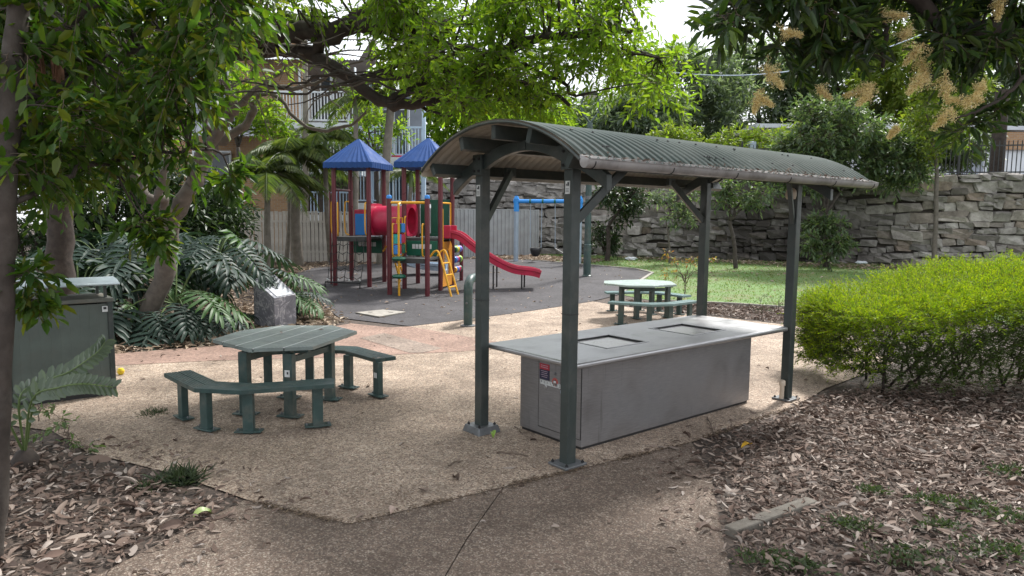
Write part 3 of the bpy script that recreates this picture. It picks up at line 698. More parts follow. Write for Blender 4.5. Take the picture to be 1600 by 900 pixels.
lb = G(917, 432); lp = empty('lamp_post', lb, 0, 'tall dark green lamp post with a forked head beyond the far table', 'lamp post')
LH = P(929, 192, lb[1])[2] - lb[2]
MB().lathe([(.15, 0), (.15, .03), (.105, .06), (.10, .5), (.085, LH - .6), (.085, LH)], (0, 0, 0), 16).build('pole', GREEN_T, lp, smooth=True, angle=.5)
MB().lathe([(.115, 0), (.115, .9), (.09, .93)], (0, 0, .06), 16).build('pole_sleeve', GREEN_T, lp, smooth=True, angle=.5)
for z in (1.92, 2.32): MB().lathe([(.096, 0), (.096, .10), (.0915, .105)], (0, 0, z), 14).build('clamp_band', GALV, lp, smooth=True, angle=.5)
for s in (-1, 1):
    MB().tube(spline([(0, 0, LH - .02), (s * .10, 0, LH + .12), (s * .23, 0, LH + .28), (s * .26, 0, LH + .50), (s * .20, 0, LH + .80)], 5), .028, 8).build('fork_arm', GREEN_T, lp, smooth=True)
MB().lathe([(.02, -.02), (.34, 0), (.36, .04), (.30, .10), (.12, .16), (.03, .18)], (0, 0, LH + .80), 20).build('lamp_cap', GREEN_T, lp, smooth=True, angle=.5)
MB().lathe([(.02, -.09), (.14, -.07), (.2, -.02), (.2, -.012)], (0, 0, LH + .79), 16).build('diffuser', mat('frosted_diffuser', (.8, .8, .78), .3), lp, smooth=True)
MB().box((0, .0, 0), (.01, .01, .01))

# ------------------------------------------------------------------ playground tower
po0 = G(609, 461); PY = radians(-13)
pg = empty('play_tower', (po0[0], po0[1], po0[2] + .01), PY, 'multicoloured play tower with two blue pyramid roofs and maroon posts', 'play equipment')
def pb(name, mb, m, par=None, **k): return mb.build(name, m, par or pg, **k)
TALL, SHORT, DK, LD = 3.42, 2.42, 1.40, .92
for (u, v) in ((-2, 1), (-1, 1), (-2, 2), (-1, 2), (0, 1), (1, 1), (0, 2), (1, 2)):
    pb('post', MB().tube([(u, v, -.05), (u, v, TALL)], .062, 12), MAROON, smooth=True)
for (u, v) in ((0, 0), (1, 0)):
    p_ = pb('post', MB().tube([(u, v, -.05), (u, v, SHORT)], .062, 12), MAROON, smooth=True)
    pb('post_cap', MB().lathe([(.066, 0), (.066, .06), (.045, .085), (0, .09)], (u, v, SHORT - .02), 12), BLUE, p_, smooth=True)
p_ = pb('post', MB().tube([(1, 2.85, -.05), (1, 2.85, 1.25)], .055, 12), MAROON, smooth=True)
for cu in (-1.5, .5):
    hw = .70; ez, ap = 3.36, 4.03; mb = MB(); rows = 9; cen = np.array([cu, 1.5])
    # ribbed pyramid faces with an upright hem
    cs = [(-hw, -hw), (hw, -hw), (hw, hw), (-hw, hw)]
    for i in range(4):
        a = np.array(cs[i]); b = np.array(cs[(i + 1) % 4]); nrm = unit([*(a + b), 0])
        A = []; B = []; C_ = []
        for k in range(rows * 2 + 1):
            t = k / (rows * 2); p = a + (b - a) * t; bulge = (.014 if k % 2 else 0) * (0 if k in (0, rows * 2) else 1)
            q = np.array([*(cen + p), ez]) + nrm * bulge + [0, 0, bulge]; A.append(q + np.array([0, 0, -.15])); B.append(q)
            C_.append(np.array([*(cen + p * .035), ap]))
        mb.strip(A, B); mb.strip(B, C_)
    mb.add([(cu - .03, 1.47, ap), (cu + .03, 1.47, ap), (cu + .03, 1.53, ap), (cu - .03, 1.53, ap)], [(0, 1, 2, 3)])
    mb.add([(cu + x, 1.5 + y, ez - .13) for x, y in cs], [(3, 2, 1, 0)])
    pb('pyramid_roof', mb, BLUE_R)
def deck(u0, u1, v0, v1, z, nm='deck'):
    pb(nm, MB().box(((u0 + u1) / 2, (v0 + v1) / 2, z - .025), (u1 - u0 - .02, v1 - v0 - .02, .05)).box(((u0 + u1) / 2, v0 + .03, z - .085), (u1 - u0 - .14, .04, .07)).box(((u0 + u1) / 2, v1 - .03, z - .085), (u1 - u0 - .14, .04, .07)), DECK)
deck(-2, -1, 1, 2, DK); deck(0, 1, 1, 2, DK); deck(0, 1, 0, 1, LD)
# crawl tube with square end panels
mb = MB(); zc = DK + .44; r = .40; N = 24
for rr in (r, r - .03):
    vs = []
    for u in np.linspace(-.98, -.02, 9): vs += [(u, 1.5 + rr * cos(2 * pi * k / N), zc + rr * sin(2 * pi * k / N)) for k in range(N)]
    mb.add(vs, [(i * N + k, i * N + (k + 1) % N, (i + 1) * N + (k + 1) % N, (i + 1) * N + k) for i in range(8) for k in range(N)])
pb('crawl_tube', mb, RED, smooth=True)
for u in (-1.0, .0):
    mb = MB(); out = [];  inn = []
    for k in range(N):
        a = 2 * pi * k / N + pi / N; c_, s_ = cos(a), sin(a); m_ = max(abs(c_), abs(s_)); e = .44 / (m_ ** .8)
        out.append((e * c_, e * s_ + .02)); inn.append((.34 * c_, .36 * s_))
    vs = [(u + x, 1.5 + y, zc + z) for x in (-.025, .025) for L_ in (out, inn) for (y, z) in L_]
    fs = []
    for k in range(N):
        k2 = (k + 1) % N
        fs += [(k, k2, N + k2, N + k), (2 * N + k, 3 * N + k, 3 * N + k2, 2 * N + k2), (k, 2 * N + k, 2 * N + k2, k2), (N + k, N + k2, 3 * N + k2, 3 * N + k)]
    pb('tube_end_panel', mb.add(vs, fs), RED, smooth=True, angle=.6)
# seat-like green panels with pale slots under the upper decks
def slotpanel(u0, u1, v, z0, z1, nslot, m=DKGREEN):
    p_ = pb('panel', MB().box(((u0 + u1) / 2, v, (z0 + z1) / 2), (u1 - u0, .05, z1 - z0)), m, bevel=.02)
    for k in range(nslot):
        x = u0 + (u1 - u0) * (.18 + .64 * (k + .5) / nslot); pb('slot_bar', MB().box((x, v - .027, (z0 + z1) / 2 + .05), ((u1 - u0) * .64 / nslot * .8, .012, (z1 - z0) * .3)), WHITE, p_)
slotpanel(-1.93, -1.07, 2, .92, 1.32, 5); slotpanel(.07, .93, 1.0, .93, 1.33, 6)
# barrier panels at the back of the right tower
for k in range(3):
    pb('barrier_slat', MB().box((.2 + .3 * k, 2.0, DK + .5), (.22, .05, .92)), DKGREEN, bevel=.015)
for z in (.98, .06): pb('barrier_rail', MB().box((.5, 2.0, DK + z), (.88, .056, .08)), DKGREEN, bevel=.01)
# blue bubble panel and slide behind the left tower
mb = MB(); mb.box((-1.66, 2.0, DK + .37), (.46, .04, .72)); bpn = pb('window_panel', mb, RED, bevel=.015)
mb = MB(); mb.box((-1.67, 1.975, DK + .32), (.38, .03, .60)); pb('bubble', mb, BLUE, bpn, bevel=.012)
def chute(path, wd, wall, m, name, up=(0, 0, 1), waves=3, lip=.05):
    path = spline(path, 7); mb = MB(); n = len(path); prof = [(-wd / 2 - lip, wall), (-wd / 2, wall), (-wd / 2 + .03, .03)]
    for k in range(9): prof.append((-wd / 2 + .06 + (wd - .12) * k / 8, .012 * sin(k * pi / 2 * waves / 2)))
    prof += [(wd / 2 - .03, .03), (wd / 2, wall), (wd / 2 + lip, wall), (wd / 2 + lip, wall - .07), (wd / 2 + .015, wall - .09), (wd / 2, -.04), (-wd / 2, -.04), (-wd / 2 - .015, wall - .09), (-wd / 2 - lip, wall - .07)]
    m_ = len(prof); vs = []
    for i in range(n):
        d, s, u = frame(path[min(i + 1, n - 1)] - path[max(i - 1, 0)]); vs += [path[i] + s * a + u * b for a, b in prof]
    fs = [(i * m_ + k, i * m_ + (k + 1) % m_, (i + 1) * m_ + (k + 1) % m_, (i + 1) * m_ + k) for i in range(n - 1) for k in range(m_)]
    fs += [tuple(range(m_)), tuple((n - 1) * m_ + k for k in range(m_ - 1, -1, -1))]
    return pb(name, mb.add(vs, fs), m, smooth=True, angle=.6)
chute([(-1.3, 2.05, DK), (-1.2, 2.6, DK - .25), (-1.0, 3.2, .62), (-.6, 3.7, .42), (.2, 3.9, .36)], .46, .18, LBLUE, 'back_slide')
s_ = chute([(1.0, 1.55, DK + .03), (1.32, 1.57, DK + .0), (1.75, 1.64, DK - .33), (2.3, 1.78, .72), (2.75, 1.90, .52), (3.2, 2.02, .46), (3.42, 2.08, .40)], .46, .17, RED, 'slide', lip=.045)
pb('slide_hood', MB().box((1.02, 1.29, DK + .16), (.34, .05, .34)).box((1.02, 1.81, DK + .16), (.34, .05, .34)), RED, bevel=.02)
for (u, v, z) in ((2.27, 1.60, .68), (2.27, 1.98, .68), (3.0, 1.80, .44), (3.0, 2.14, .44)):
    pb('slide_leg', MB().tube([(u, v, -.03), (u, v, z)], .022, 8), DARK, smooth=True)
# coloured cylinder panel on the left of the low deck
fr = pb('cylinder_frame', MB().tube([(0, .12, LD + .02), (0, .12, 1.92), (0, .88, 1.92), (0, .88, LD + .02), (0, .12, LD + .02)], .02, 6).tube([(0, .5, LD), (0, .5, 1.9)], .012, 6), YELLOW)
cl = [RED, DKGREEN, BLUE, mat('teal_plastic', (.02, .35, .33), .4), BLUE, RED, BLUE, RED, DKGREEN]
for r_ in range(3):
    for k in range(3):
        v = .24 + .26 * k; z = 1.12 + .27 * r_
        pb('cylinder', MB().lathe([(.09, 0), (.115, .012), (.115, .228), (.09, .24)], (0, v, z - .12), 12), cl[((2 - r_) * 3 + k) % 9], fr, smooth=True, angle=.6)
# yellow rails, fireman pole with green discs, handles
pb('top_rail', MB().tube([(0.05, 0, 2.30), (.95, 0, 2.30)], .033, 10), YELLOW, smooth=True)
pl_ = pb('climbing_pole', MB().tube([(.30, -.12, -.04), (.30, -.12, 2.26), (.30, -.0, 2.30)], .028, 10), YELLOW, smooth=True)
for z in (.42, .86): pb('step_disc', MB().lathe([(.04, 0), (.15, .02), (.175, .06), (.15, .10), (.04, .12)], (.30, -.12, z), 18), DKGREEN, pl_, smooth=True)
def loop(a, b, z0, z1, out, nm='hand_rail', r=.02):
    a = np.array(a, float); b = np.array(b, float); o = np.array(out, float)
    return pb(nm, MB().tube(spline([np.array([*a, z0]), np.array([*(a + o), z0 + .12]), np.array([*(a + o), z1 - .1]), np.array([*(a + o * .6), z1]), np.array([*b, z1])], 4), r, 8), YELLOW, smooth=True)
for v in (1.12, 1.88): loop((-2, v), (-2, v), DK + .02, DK + .95, (-.14 if v < 1.5 else -.12, 0))
loop((-1.06, 1), (-1.06, 1), DK + .05, DK + .90, (0, -.10)); loop((-1.9, 1), (-1.9, 1), DK + .02, DK + .9, (.05, -.10))
for u in (.12, .9): loop((u, 0), (u, 0), LD + .05, LD + .85, (0, -.08))
loop((1.0, 1.08), (1.0, 1.08), LD + .1, DK + .75, (.05, -.05)); loop((.05, 1.0), (.05, 1.0), LD + .1, DK + .55, (0, -.09))
pb('side_rail', MB().tube([(.98, 1.1, DK + .92), (.98, 1.9, DK + .92)], .022, 8).tube([(.98, 1.9, DK), (.98, 1.9, DK + .92)], .022, 8), YELLOW, smooth=True)
pb('cross_bar', MB().tube([(-2, 1.05, 2.66), (-2, 1.95, 2.66)], .035, 8).tube([(-2.18, 1.12, .1), (-2.18, 1.12, 2.6), (-2, 1.12, 2.66)], .025, 8).tube([(-2.12, 1.5, 1.5), (-2.12, 1.5, 2.66)], .02, 6), MAROON, smooth=True)
# front net with its ground frame
nf = pb('net_frame', MB().tube([(-2.12, .66, .0), (-2.12, .66, .20), (-1.12, .66, .20), (-1.12, .66, .0)], .022, 8), DARK)
mb = MB()
for k in range(5):
    u = -2.05 + .235 * k; mb.tube([(u, .67, .2), (u + .01 * (k - 2), .83, .75), (u - .012 * (k - 2), .98, DK - .04)], .010, 5)
for k in range(5):
    t = (k + .6) / 5.4; mb.tube([(-2.08 + .97 * j / 8, .67 + .31 * t, .2 + (DK - .24) * t - .05 * sin(pi * (j % 2.0001) / 2 + .6) * 1) for j in range(9)], .010, 5)
pb('climbing_net', mb, DARK, nf)
mb = MB()
for k in range(4): mb.lathe([(.0, 0), (.03, .012), (.03, .045), (0, .058)], (-2.05 + .31 * k, .67, .24), 8)
tag(pb('net_clip', mb, WHITE, nf), kind='stuff')
# yellow ladder off the low deck and a second one behind
def ladder(p0, p1, side, n, nm='ladder', hook=.12):
    p0, p1, side = (np.array(q, float) for q in (p0, p1, side)); mb = MB()
    for s in (-1, 1):
        d = unit(p0 - p1); mb.tube(spline([p1 + s * side, p0 + s * side, p0 + s * side + d * .10 + np.array([-.10, 0, .03]), p0 + s * side + np.array([-.26, 0, -.02])], 5), .026, 8)
    for k in range(n): q = p1 + (p0 - p1) * ((k + .8) / (n + .4)); mb.tube([q - side, q + side], .020, 8)
    return pb(nm, mb, YELLOW, smooth=True)
ladder((1.28, .42, .98), (1.62, .30, -.02), (.03, .19, 0), 3); ladder((-.75, 2.1, 1.0), (-.55, 2.3, 0), (.0, .16, 0), 3)
# orange arch panel and bead rack on the right
mb = MB(); out = [(-.44, -.02), (.44, -.02), (.44, 1.02), (.30, 1.16), (-.30, 1.16), (-.44, 1.02)]
inn = [(-.22, .28), (.22, .28), (.22, .78), (.14, .92), (-.14, .92), (-.22, .78)]
vs = [(1.0 + x, 1.5 + y, .14 + z) for x in (-.02, .02) for L_ in (out, inn) for y, z in L_]; n = 6; fs = []
for k in range(n):
    k2 = (k + 1) % n; fs += [(k, k2, n + k2, n + k), (2 * n + k, 3 * n + k, 3 * n + k2, 2 * n + k2), (k, 2 * n + k, 2 * n + k2, k2), (n + k, n + k2, 3 * n + k2, 3 * n + k)]
pb('arch_panel', mb.add(vs, fs), ORANGE)
br = pb('bead_rack', MB().tube([(1, 2.05, .5), (1, 2.82, .5)], .012, 6).tube([(1, 2.05, .78), (1, 2.82, .78)], .012, 6).tube([(1, 2.05, 1.06), (1, 2.82, 1.06)], .012, 6), GREYBLUE)
bc = [DKGREEN, mat('lime_bead', (.35, .55, .08), .4), YELLOW, BLUE, mat('violet_bead', (.25, .12, .42), .4), RED]
for r_ in range(3):
    for k in range(5): pb('bead', MB().lathe([(.02, 0), (.085, .02), (.10, .06), (.085, .10), (.02, .12)], (1, 2.10 + .125 * k, .5 + .28 * r_), 12, np.array([[1, 0, 0], [0, 0, 1], [0, -1, 0.]])), bc[(k + (2 - r_) * 4 + (5 if r_ == 1 else 0)) % 6], br, smooth=True)

# ------------------------------------------------------------------ swings
s0, s1 = G(806, 408), G(906, 415); s0 = np.array([.13, 25.3, gz(25.3)]); s1 = np.array([2.32, 24.6, gz(24.6)])
sw = empty('swing_set', s0, math.atan2(s1[1] - s0[1], s1[0] - s0[0]), 'swing frame with a blue crossbeam on grey posts at the playground edge', 'swing frame')
SLn = np.linalg.norm((s1 - s0)[:2]); SZ = 2.15
MB().tube([(-.1, 0, SZ), (SLn + .1, 0, SZ)], .07, 12).build('crossbeam', BLUE_BEAM, sw, smooth=True)
for x in (0, SLn):
    MB().tube([(x, 0, -.05), (x, 0, SZ - .35)], .088, 12).build('post', GREYBLUE, sw, smooth=True)
    k = MB().lathe([(.098, 0), (.098, .40), (.10, .44)], (x, 0, SZ - .36), 12); k.box((x, 0, SZ + .13), (.17, .16, .12), None, .5); k.build('post_head', BLUE_BEAM, sw, smooth=True, angle=.5)
hx = (.52, .98, 1.42, 1.86)
for x in hx: MB().lathe([(.078, 0), (.078, .06)], (x - .03, 0, SZ), 12, np.array([[0, 0, 1], [0, 1, 0], [-1, 0, 0.]])).build('swing_hanger', DKGREEN, sw, smooth=True, angle=.5)
def loc_sw(x, y, z): R = rotz(sw.rotation_euler.z); return s0 + R @ np.array([x, y, z])
def chain(mb, p, q):
    mb.tube([p, q], .012, 5)
# bucket seat
c_ = loc_sw(.73, 0, 0); bs = empty('toddler_swing', c_, sw.rotation_euler.z, 'black toddler bucket seat hanging from the left pair of chains', 'swing')
mb = MB(); 
vs = []; N = 14
for (r, z) in ((.20, .52), (.21, .44), (.18, .30), (.10, .22), (.0, .20)): vs += [(r * cos(2 * pi * k / N) * .95, r * .8 * sin(2 * pi * k / N), z) for k in range(N)]
mb.add(vs, [(i * N + k, (i + 1) * N + k, (i + 1) * N + (k + 1) % N, i * N + (k + 1) % N) for i in range(4) for k in range(N) if not (i in (1, 2) and k % 7 in (0, 1))])
o = mb.build('bucket', DARK, bs, smooth=True); o.modifiers.new('thick', 'SOLIDIFY').thickness = .03
for s in (-1, 1): MB().tube([(s * .21, 0, SZ - .06), (s * .20, 0, .52)], .013, 5).build('chain', GREYBLUE, bs)
c_ = loc_sw(1.64, 0, 0); fs_ = empty('flat_swing', c_, sw.rotation_euler.z, 'flat black swing seat hanging askew partly behind the front right shelter post', 'swing')
MB().box((0, .02, .40), (.44, .16, .03), np.array([[cos(.5), 0, sin(.5)], [0, 1, 0], [-sin(.5), 0, cos(.5)]])).build('seat', DARK, fs_, bevel=.01)
MB().tube([(-.22, 0, SZ - .06), (-.20, .0, .50)], .013, 5).build('chain', GREYBLUE, fs_); MB().tube([(.22, 0, SZ - .06), (.20, .0, .30)], .013, 5).build('chain', GREYBLUE, fs_)

# ------------------------------------------------------------------ fences
PALING = mat('weathered_pale_paling', (.52, .49, .45), .85, 0, .25, 3, .3, 30, (.16, .14, .12), .5)
f0 = np.array([-13.2, 24.25]); f1 = np.array([-4.2, 24.75])
pf = empty('paling_fence', (*f0, gz(24.3)), math.atan2(*(f1 - f0)[::-1]), 'weathered pale timber paling fence behind the palms on the left', 'fence')
FL = np.linalg.norm(f1 - f0); hF = 1.75
pm = [MB().box((0, 0, hF / 2), (.112, .02, hF)).mesh('paling', PALING) for _ in range(1)][0]
k = 0; x = .06
while x < FL:
    o = link('paling', pm, pf); o.location = (x, rnd.uniform(-.006, .006), rnd.uniform(-.02, .03)); o.rotation_euler = (0, rnd.uniform(-.006, .006), 0); x += .138
for z in (.35, 1.4): MB().box((FL / 2, .035, z), (FL, .04, .07)).build('rail', PALING, pf)
SHEET = mat('grey_fence_steel', (.34, .35, .36), .5, .1, .15, 3, .05, 30, (.2, .19, .17), .4)
g0 = np.array([-4.2, 25.9]); g1 = np.array([1.02, 28.6])
gf = empty('steel_fence', (*g0, .47), math.atan2(*(g1 - g0)[::-1]), 'grey ribbed steel fence behind the slide and swings', 'fence')
GL = np.linalg.norm(g1 - g0)
for i in range(2):
    a, b = GL * i / 2, GL * (i + 1) / 2
    pts = []; n = int((b - a) / .17); 
    for k in range(n): w2 = (b - a - .05) / n; x = a + .025 + k * w2; pts += [(x, 0), (x + w2 * .38, 0), (x + w2 * .5, -.035), (x + w2 * .88, -.035)]
    pts.append((b - .025, 0)); A = [(p[0], p[1], -.1) for p in pts]; B = [(p[0], p[1], 1.85) for p in pts]
    MB().strip(A, B).build('fence_panel', SHEET, gf)
for i in range(3): MB().box((GL * i / 2, .0, .9), (.06, .07, 2.0)).build('fence_post', SHEET, gf)
MB().box((GL / 2, 0.0, 1.875), (GL + .04, .05, .045)).build('top_rail', SHEET, gf)

# ------------------------------------------------------------------ dry stone wall
WL = [np.array(q) for q in ((-4.5, 32.2), (1.0, 30.6), (4.2, 29.0), (8.5, 27.0), (17.8, 24.4), (24.0, 22.6))]
wl = empty('stone_wall', (*WL[1], .45), 0, 'long dry laid rubble stone retaining wall behind the lawn', 'wall')
segs = [(a, b, np.linalg.norm(b - a)) for a, b in zip(WL[:-1], WL[1:])]; TOT = sum(s[2] for s in segs)
def on_wall(s):
    for a, b, l in segs:
        if s <= l or b is WL[-1]: d = (b - a) / l; return a + d * s, d
        s -= l
def stone_mesh(seed):
    rr = random.Random(seed); bm = bmesh.new(); bmesh.ops.create_cube(bm, size=1)
    for v in bm.verts:
        v.co.x += rr.uniform(-.12, .12); v.co.z += rr.uniform(-.2, .17); v.co.y += rr.uniform(-.2, .2)
    bmesh.ops.bevel(bm, geom=bm.edges[:], offset=.075, segments=1, affect='EDGES', profile=.5)
    for v in bm.verts:
        v.co.x += rr.uniform(-.03, .03); v.co.z += rr.uniform(-.06, .06); v.co.y += rr.uniform(-.08, .08)
    me = bpy.data.meshes.new('stone'); bm.to_mesh(me); bm.free(); me.materials.append(STONE); return me
SM = [stone_mesh(i) for i in range(16)]; STN = []
z = .30; row = 0; WTOP = 3.72
while z < WTOP:
    h = rnd.choice((.17, .21, .25, .29, .33)) * rnd.uniform(.9, 1.1); s = rnd.uniform(0, .5)
    while s < TOT:
        l = max(.22, h * rnd.uniform(1.1, 3.1))
        parts = [(0, h)] if rnd.random() > .22 or h < .23 else [(0, h * .48), (h * .48, h * .52)]
        for dz, hh in parts:
            zz = z + dz + hh / 2 + .06 * sin(s * .8 + row) + .04 * sin(s * 2.3 + row * 2)
            if zz + hh / 2 < WTOP + .28: STN.append((s + l / 2, zz, l + .02, hh + .02))
        s += l
    z += h; row += 1
vis = []; hid = []
for st in STN:
    p, d = on_wall(st[0]); (vis if (p[0] > 3.0 and p[0] < 19.4) else hid).append(st)
vis.sort(key=lambda q: -q[2] * q[3]); parts_, rest = vis[:298], vis[298:] + hid
def stone_mat4(st):
    p, d = on_wall(st[0]); a = math.atan2(d[1], d[0]) + rnd.uniform(-.05, .05)
    bow = rnd.uniform(-.08, .08)
    return Matrix.Translation((p[0] - WL[1][0] + d[1] * bow, p[1] - WL[1][1] - d[0] * bow, st[1] - .45)) @ Matrix.Rotation(a, 4, 'Z') @ Matrix.Rotation(rnd.uniform(-.07, .07), 4, 'Y') @ Matrix.Diagonal((st[2], .42, st[3], 1))
for st in parts_:
    o = link('stone', rnd.choice(SM), wl); o.matrix_local = stone_mat4(st)
bm = bmesh.new()
for st in rest:
    n0 = len(bm.verts); bm.from_mesh(rnd.choice(SM)); bm.verts.ensure_lookup_table(); M4 = stone_mat4(st)
    for v in bm.verts[n0:]: v.co = M4 @ v.co
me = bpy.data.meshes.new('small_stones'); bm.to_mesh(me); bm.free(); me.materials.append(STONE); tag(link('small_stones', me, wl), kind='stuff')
mb = MB()
for a, b, l in segs:
    d = (b - a) / l; nrm = np.array([-d[1], d[0]]); c = (a + b) / 2 + nrm * .30 - WL[1]
    mb.box((c[0], c[1], 1.6), (l + .2, .62, 3.3), rotz(math.atan2(d[1], d[0])))
mb.build('earth_backing', STONE_D, wl)
ter = [(p[0] - .05, p[1] + .25) for p in WL] + [(60, 22), (60, 90), (-30, 90), (-30, 33)]
bm = bmesh.new(); f = bm.faces.new([bm.verts.new((*q, 3.60)) for q in ter]); me = bpy.data.meshes.new('terrace'); bm.normal_update()
if f.normal.z < 0: f.normal_flip()
bmesh.ops.triangulate(bm, faces=bm.faces[:]); bm.to_mesh(me); bm.free(); me.materials.append(SOIL); tag(link('terrace', me), kind='structure')
# black picket fence along the top of the wall
IRON = mat('black_iron', (.03, .032, .036), .5, 0, .2, 5)
fe = empty('picket_fence', (*WL[2], 3.62), 0, 'black iron picket fence standing on top of the stone wall', 'fence')
s = segs[0][2] + segs[1][2]; pk = MB().box((0, 0, .62), (.025, .025, 1.24)).mesh('picket', IRON); pos_ = []
while s < TOT - .2:
    p, d = on_wall(s); nrm = np.array([-d[1], d[0]]); pos_.append((p + nrm * .22, math.atan2(d[1], d[0]))); s += .135
for p, a in pos_[:190]:
    o = link('picket', pk, fe); o.location = (p[0] - WL[2][0], p[1] - WL[2][1], 0); o.rotation_euler = (0, 0, a)
for i in range(0, len(pos_) - 18, 18):
    p, q = pos_[i][0] - WL[2], pos_[i + 18][0] - WL[2]
    MB().bar((*p, .16), (*q, .16), .03, .045).bar((*p, 1.08), (*q, 1.08), .03, .045).build('fence_rail', IRON, fe)
    MB().box((*p, .68), (.06, .06, 1.4)).build('fence_post', IRON, fe)
# ------------------------------------------------------------------ apartment building behind the paling fence
WPAINT = mat('white_paint', (.62, .66, .70), .6, 0, .1, 2, 0, 1, (.4, .42, .44), .3)
WPAINT_SHADE = mat('shaded_white_paint', (.40, .52, .66), .6, 0, .1, 2)  # white paint with the blue tint of shade put into its colour
WBOARD = mat('grey_weatherboard', (.25, .28, .33), .65, 0, .15, 2)
GLASS = mat('dark_window_glass', (.03, .04, .05), .12, 0, .2, 1)
ZINC = mat('zinc_roof', (.45, .48, .52), .4, .3, .2, 2)
SHADE = mat('recess_shade', (.10, .085, .075), .8, 0, .2, 2)  # wall behind the balconies: shade of the recess put into its colour
ap = empty('apartment_building', (0, 30, .5), 0, 'brick apartment building with white railed balconies beyond the paling fence', 'building')
def bx_(px, py, D=30.): p = P(px, py, D); return p[0], p[2] - .5
def wall(px0, px1, py0, py1, D, name, m, th=.3, par=None):
    x0, z1 = bx_(px0, py0, D); x1, z0 = bx_(px1, py1, D); z0 = max(z0, 0)
    return MB().box(((x0 + x1) / 2, D - 30 + th / 2, (z0 + z1) / 2), (x1 - x0, th, z1 - z0)).build(name, m, par or ap)
wall(190, 478, 45, 440, 30.6, 'wall', BRICK)
wall(560, 660, 150, 440, 33.5, 'wall', WBOARD); wall(440, 590, 60, 440, 32.8, 'recess_wall', SHADE)
# windows and weatherboard bay
bay = wall(300, 365, 118, 205, 30.1, 'bay', WBOARD, .45)
for k in range(8):
    x0, z0 = bx_(298, 205 - k * 8.2, 30.0); x1, z1 = bx_(367, 205 - k * 8.2 - 7.4, 30.0)
    MB().box(((x0 + x1) / 2, .02, (z0 + z1) / 2), (x1 - x0, .05, z1 - z0), np.array([[1, 0, 0], [0, 1, .10], [0, -.10, 1.]])).build('weatherboard', WBOARD, bay)
for (a, b, c_, d_) in ((308, 358, 100, 130), (222, 262, 120, 190), (225, 268, 235, 300), (300, 362, 235, 312)):
    f = wall(a, b, c_, d_, 30.35, 'window', WPAINT, .12)
    x0, z1 = bx_(a + 2, c_ + 2, 30.33); x1, z0 = bx_(b - 2, d_ - 2, 30.33)
    for k in range(2):
        xa = x0 + (x1 - x0) * k / 2 + .03; xb = x0 + (x1 - x0) * (k + 1) / 2 - .03; MB().box(((xa + xb) / 2, .325, (z0 + z1) / 2), (xb - xa, .02, z1 - z0 - .05)).build('pane', GLASS, f)
def corr(px0, px1, py0, py1, D0, D1, name, m, n=24):
    a, za = bx_(px0, py1, D0); b, zb = bx_(px1, py1, D0); mb = MB(); A = []; B = []; x1, zt = bx_(px0, py0, D1)
    for k in range(n * 2 + 1):
        x = a + (b - a) * k / (2 * n); h = .03 * (k % 2); A.append((x, D0 - 30, za + h)); B.append((x, D1 - 30, zt + h))
    o = mb.strip(A, B).build(name, m, ap); o.modifiers.new('thick', 'SOLIDIFY').thickness = .02; return o
corr(286, 402, 188, 212, 28.8, 30.2, 'awning', ZINC); corr(280, 352, 305, 322, 28.8, 30.2, 'awning', ZINC)
corr(366, 560, 62, 92, 29.0, 31.5, 'roof', ZINC, 40); corr(180, 372, 22, 50, 29.4, 33.5, 'roof', ZINC, 40)
corr(560, 690, 95, 120, 28.4, 33.0, 'roof', ZINC, 30)
def balcony(px0, px1, pyr, pyf, D, m, depth=2.4, clr=WPAINT):
    x0, zr = bx_(px0, pyr, D); x1, zf = bx_(px1, pyf, D); y = D - 30
    b = MB().box(((x0 + x1) / 2, y + depth / 2 - .05, zf - .12), (x1 - x0, depth, .24)).build('balcony', clr, ap)
    MB().box(((x0 + x1) / 2, y, zr), (x1 - x0, .07, .07)).box(((x0 + x1) / 2, y, zf + .10), (x1 - x0, .05, .05)).build('handrail', m, b)
    mb = MB(); n = int((x1 - x0) / .125)
    for k in range(n + 1): mb.box((x0 + (x1 - x0) * k / n, y, (zf + .1 + zr) / 2), (.035, .03, zr - zf - .1))
    tag(mb.build('balusters', m, b), kind='stuff'); return b
balcony(428, 556, 143, 192, 29.0, WPAINT); balcony(548, 664, 198, 246, 28.2, WPAINT_SHADE); balcony(548, 664, 266, 318, 28.2, WPAINT_SHADE); balcony(470, 552, 300, 336, 28.8, WPAINT_SHADE)
balcony(428, 556, 222, 262, 29.2, WPAINT)
for px in (470, 556, 580, 662, 545): wall(px - 3, px + 3, 105, 440, 28.15 if px > 556 else 28.9, 'column', WPAINT_SHADE if px > 556 else WPAINT, .22)
for (a, b, c_, d_, D) in ((482, 520, 118, 190, 32.4), (592, 640, 170, 244, 32.6), (590, 640, 262, 318, 32.6), (484, 530, 205, 260, 32.4)):
    f = wall(a, b, c_, d_, D, 'sliding_door', WPAINT, .1)
    x0, z1 = bx_(a + 2, c_ + 2, D); x1, z0 = bx_(b - 2, d_ - 1, D)
    for k in range(2):
        xa = x0 + (x1 - x0) * k / 2 + .04; xb = x0 + (x1 - x0) * (k + 1) / 2 - .04; MB().box(((xa + xb) / 2, D - 30 - .015, (z0 + z1) / 2), (xb - xa, .02, z1 - z0)).build('pane', GLASS, f)
for (px, py) in ((622, 247), (633, 256)):
    p = P(px, py, 28.6); MB().box((p[0], p[1] - 30, p[2] - .5), (.5, .05, .34)).build('towel', RED, ap)
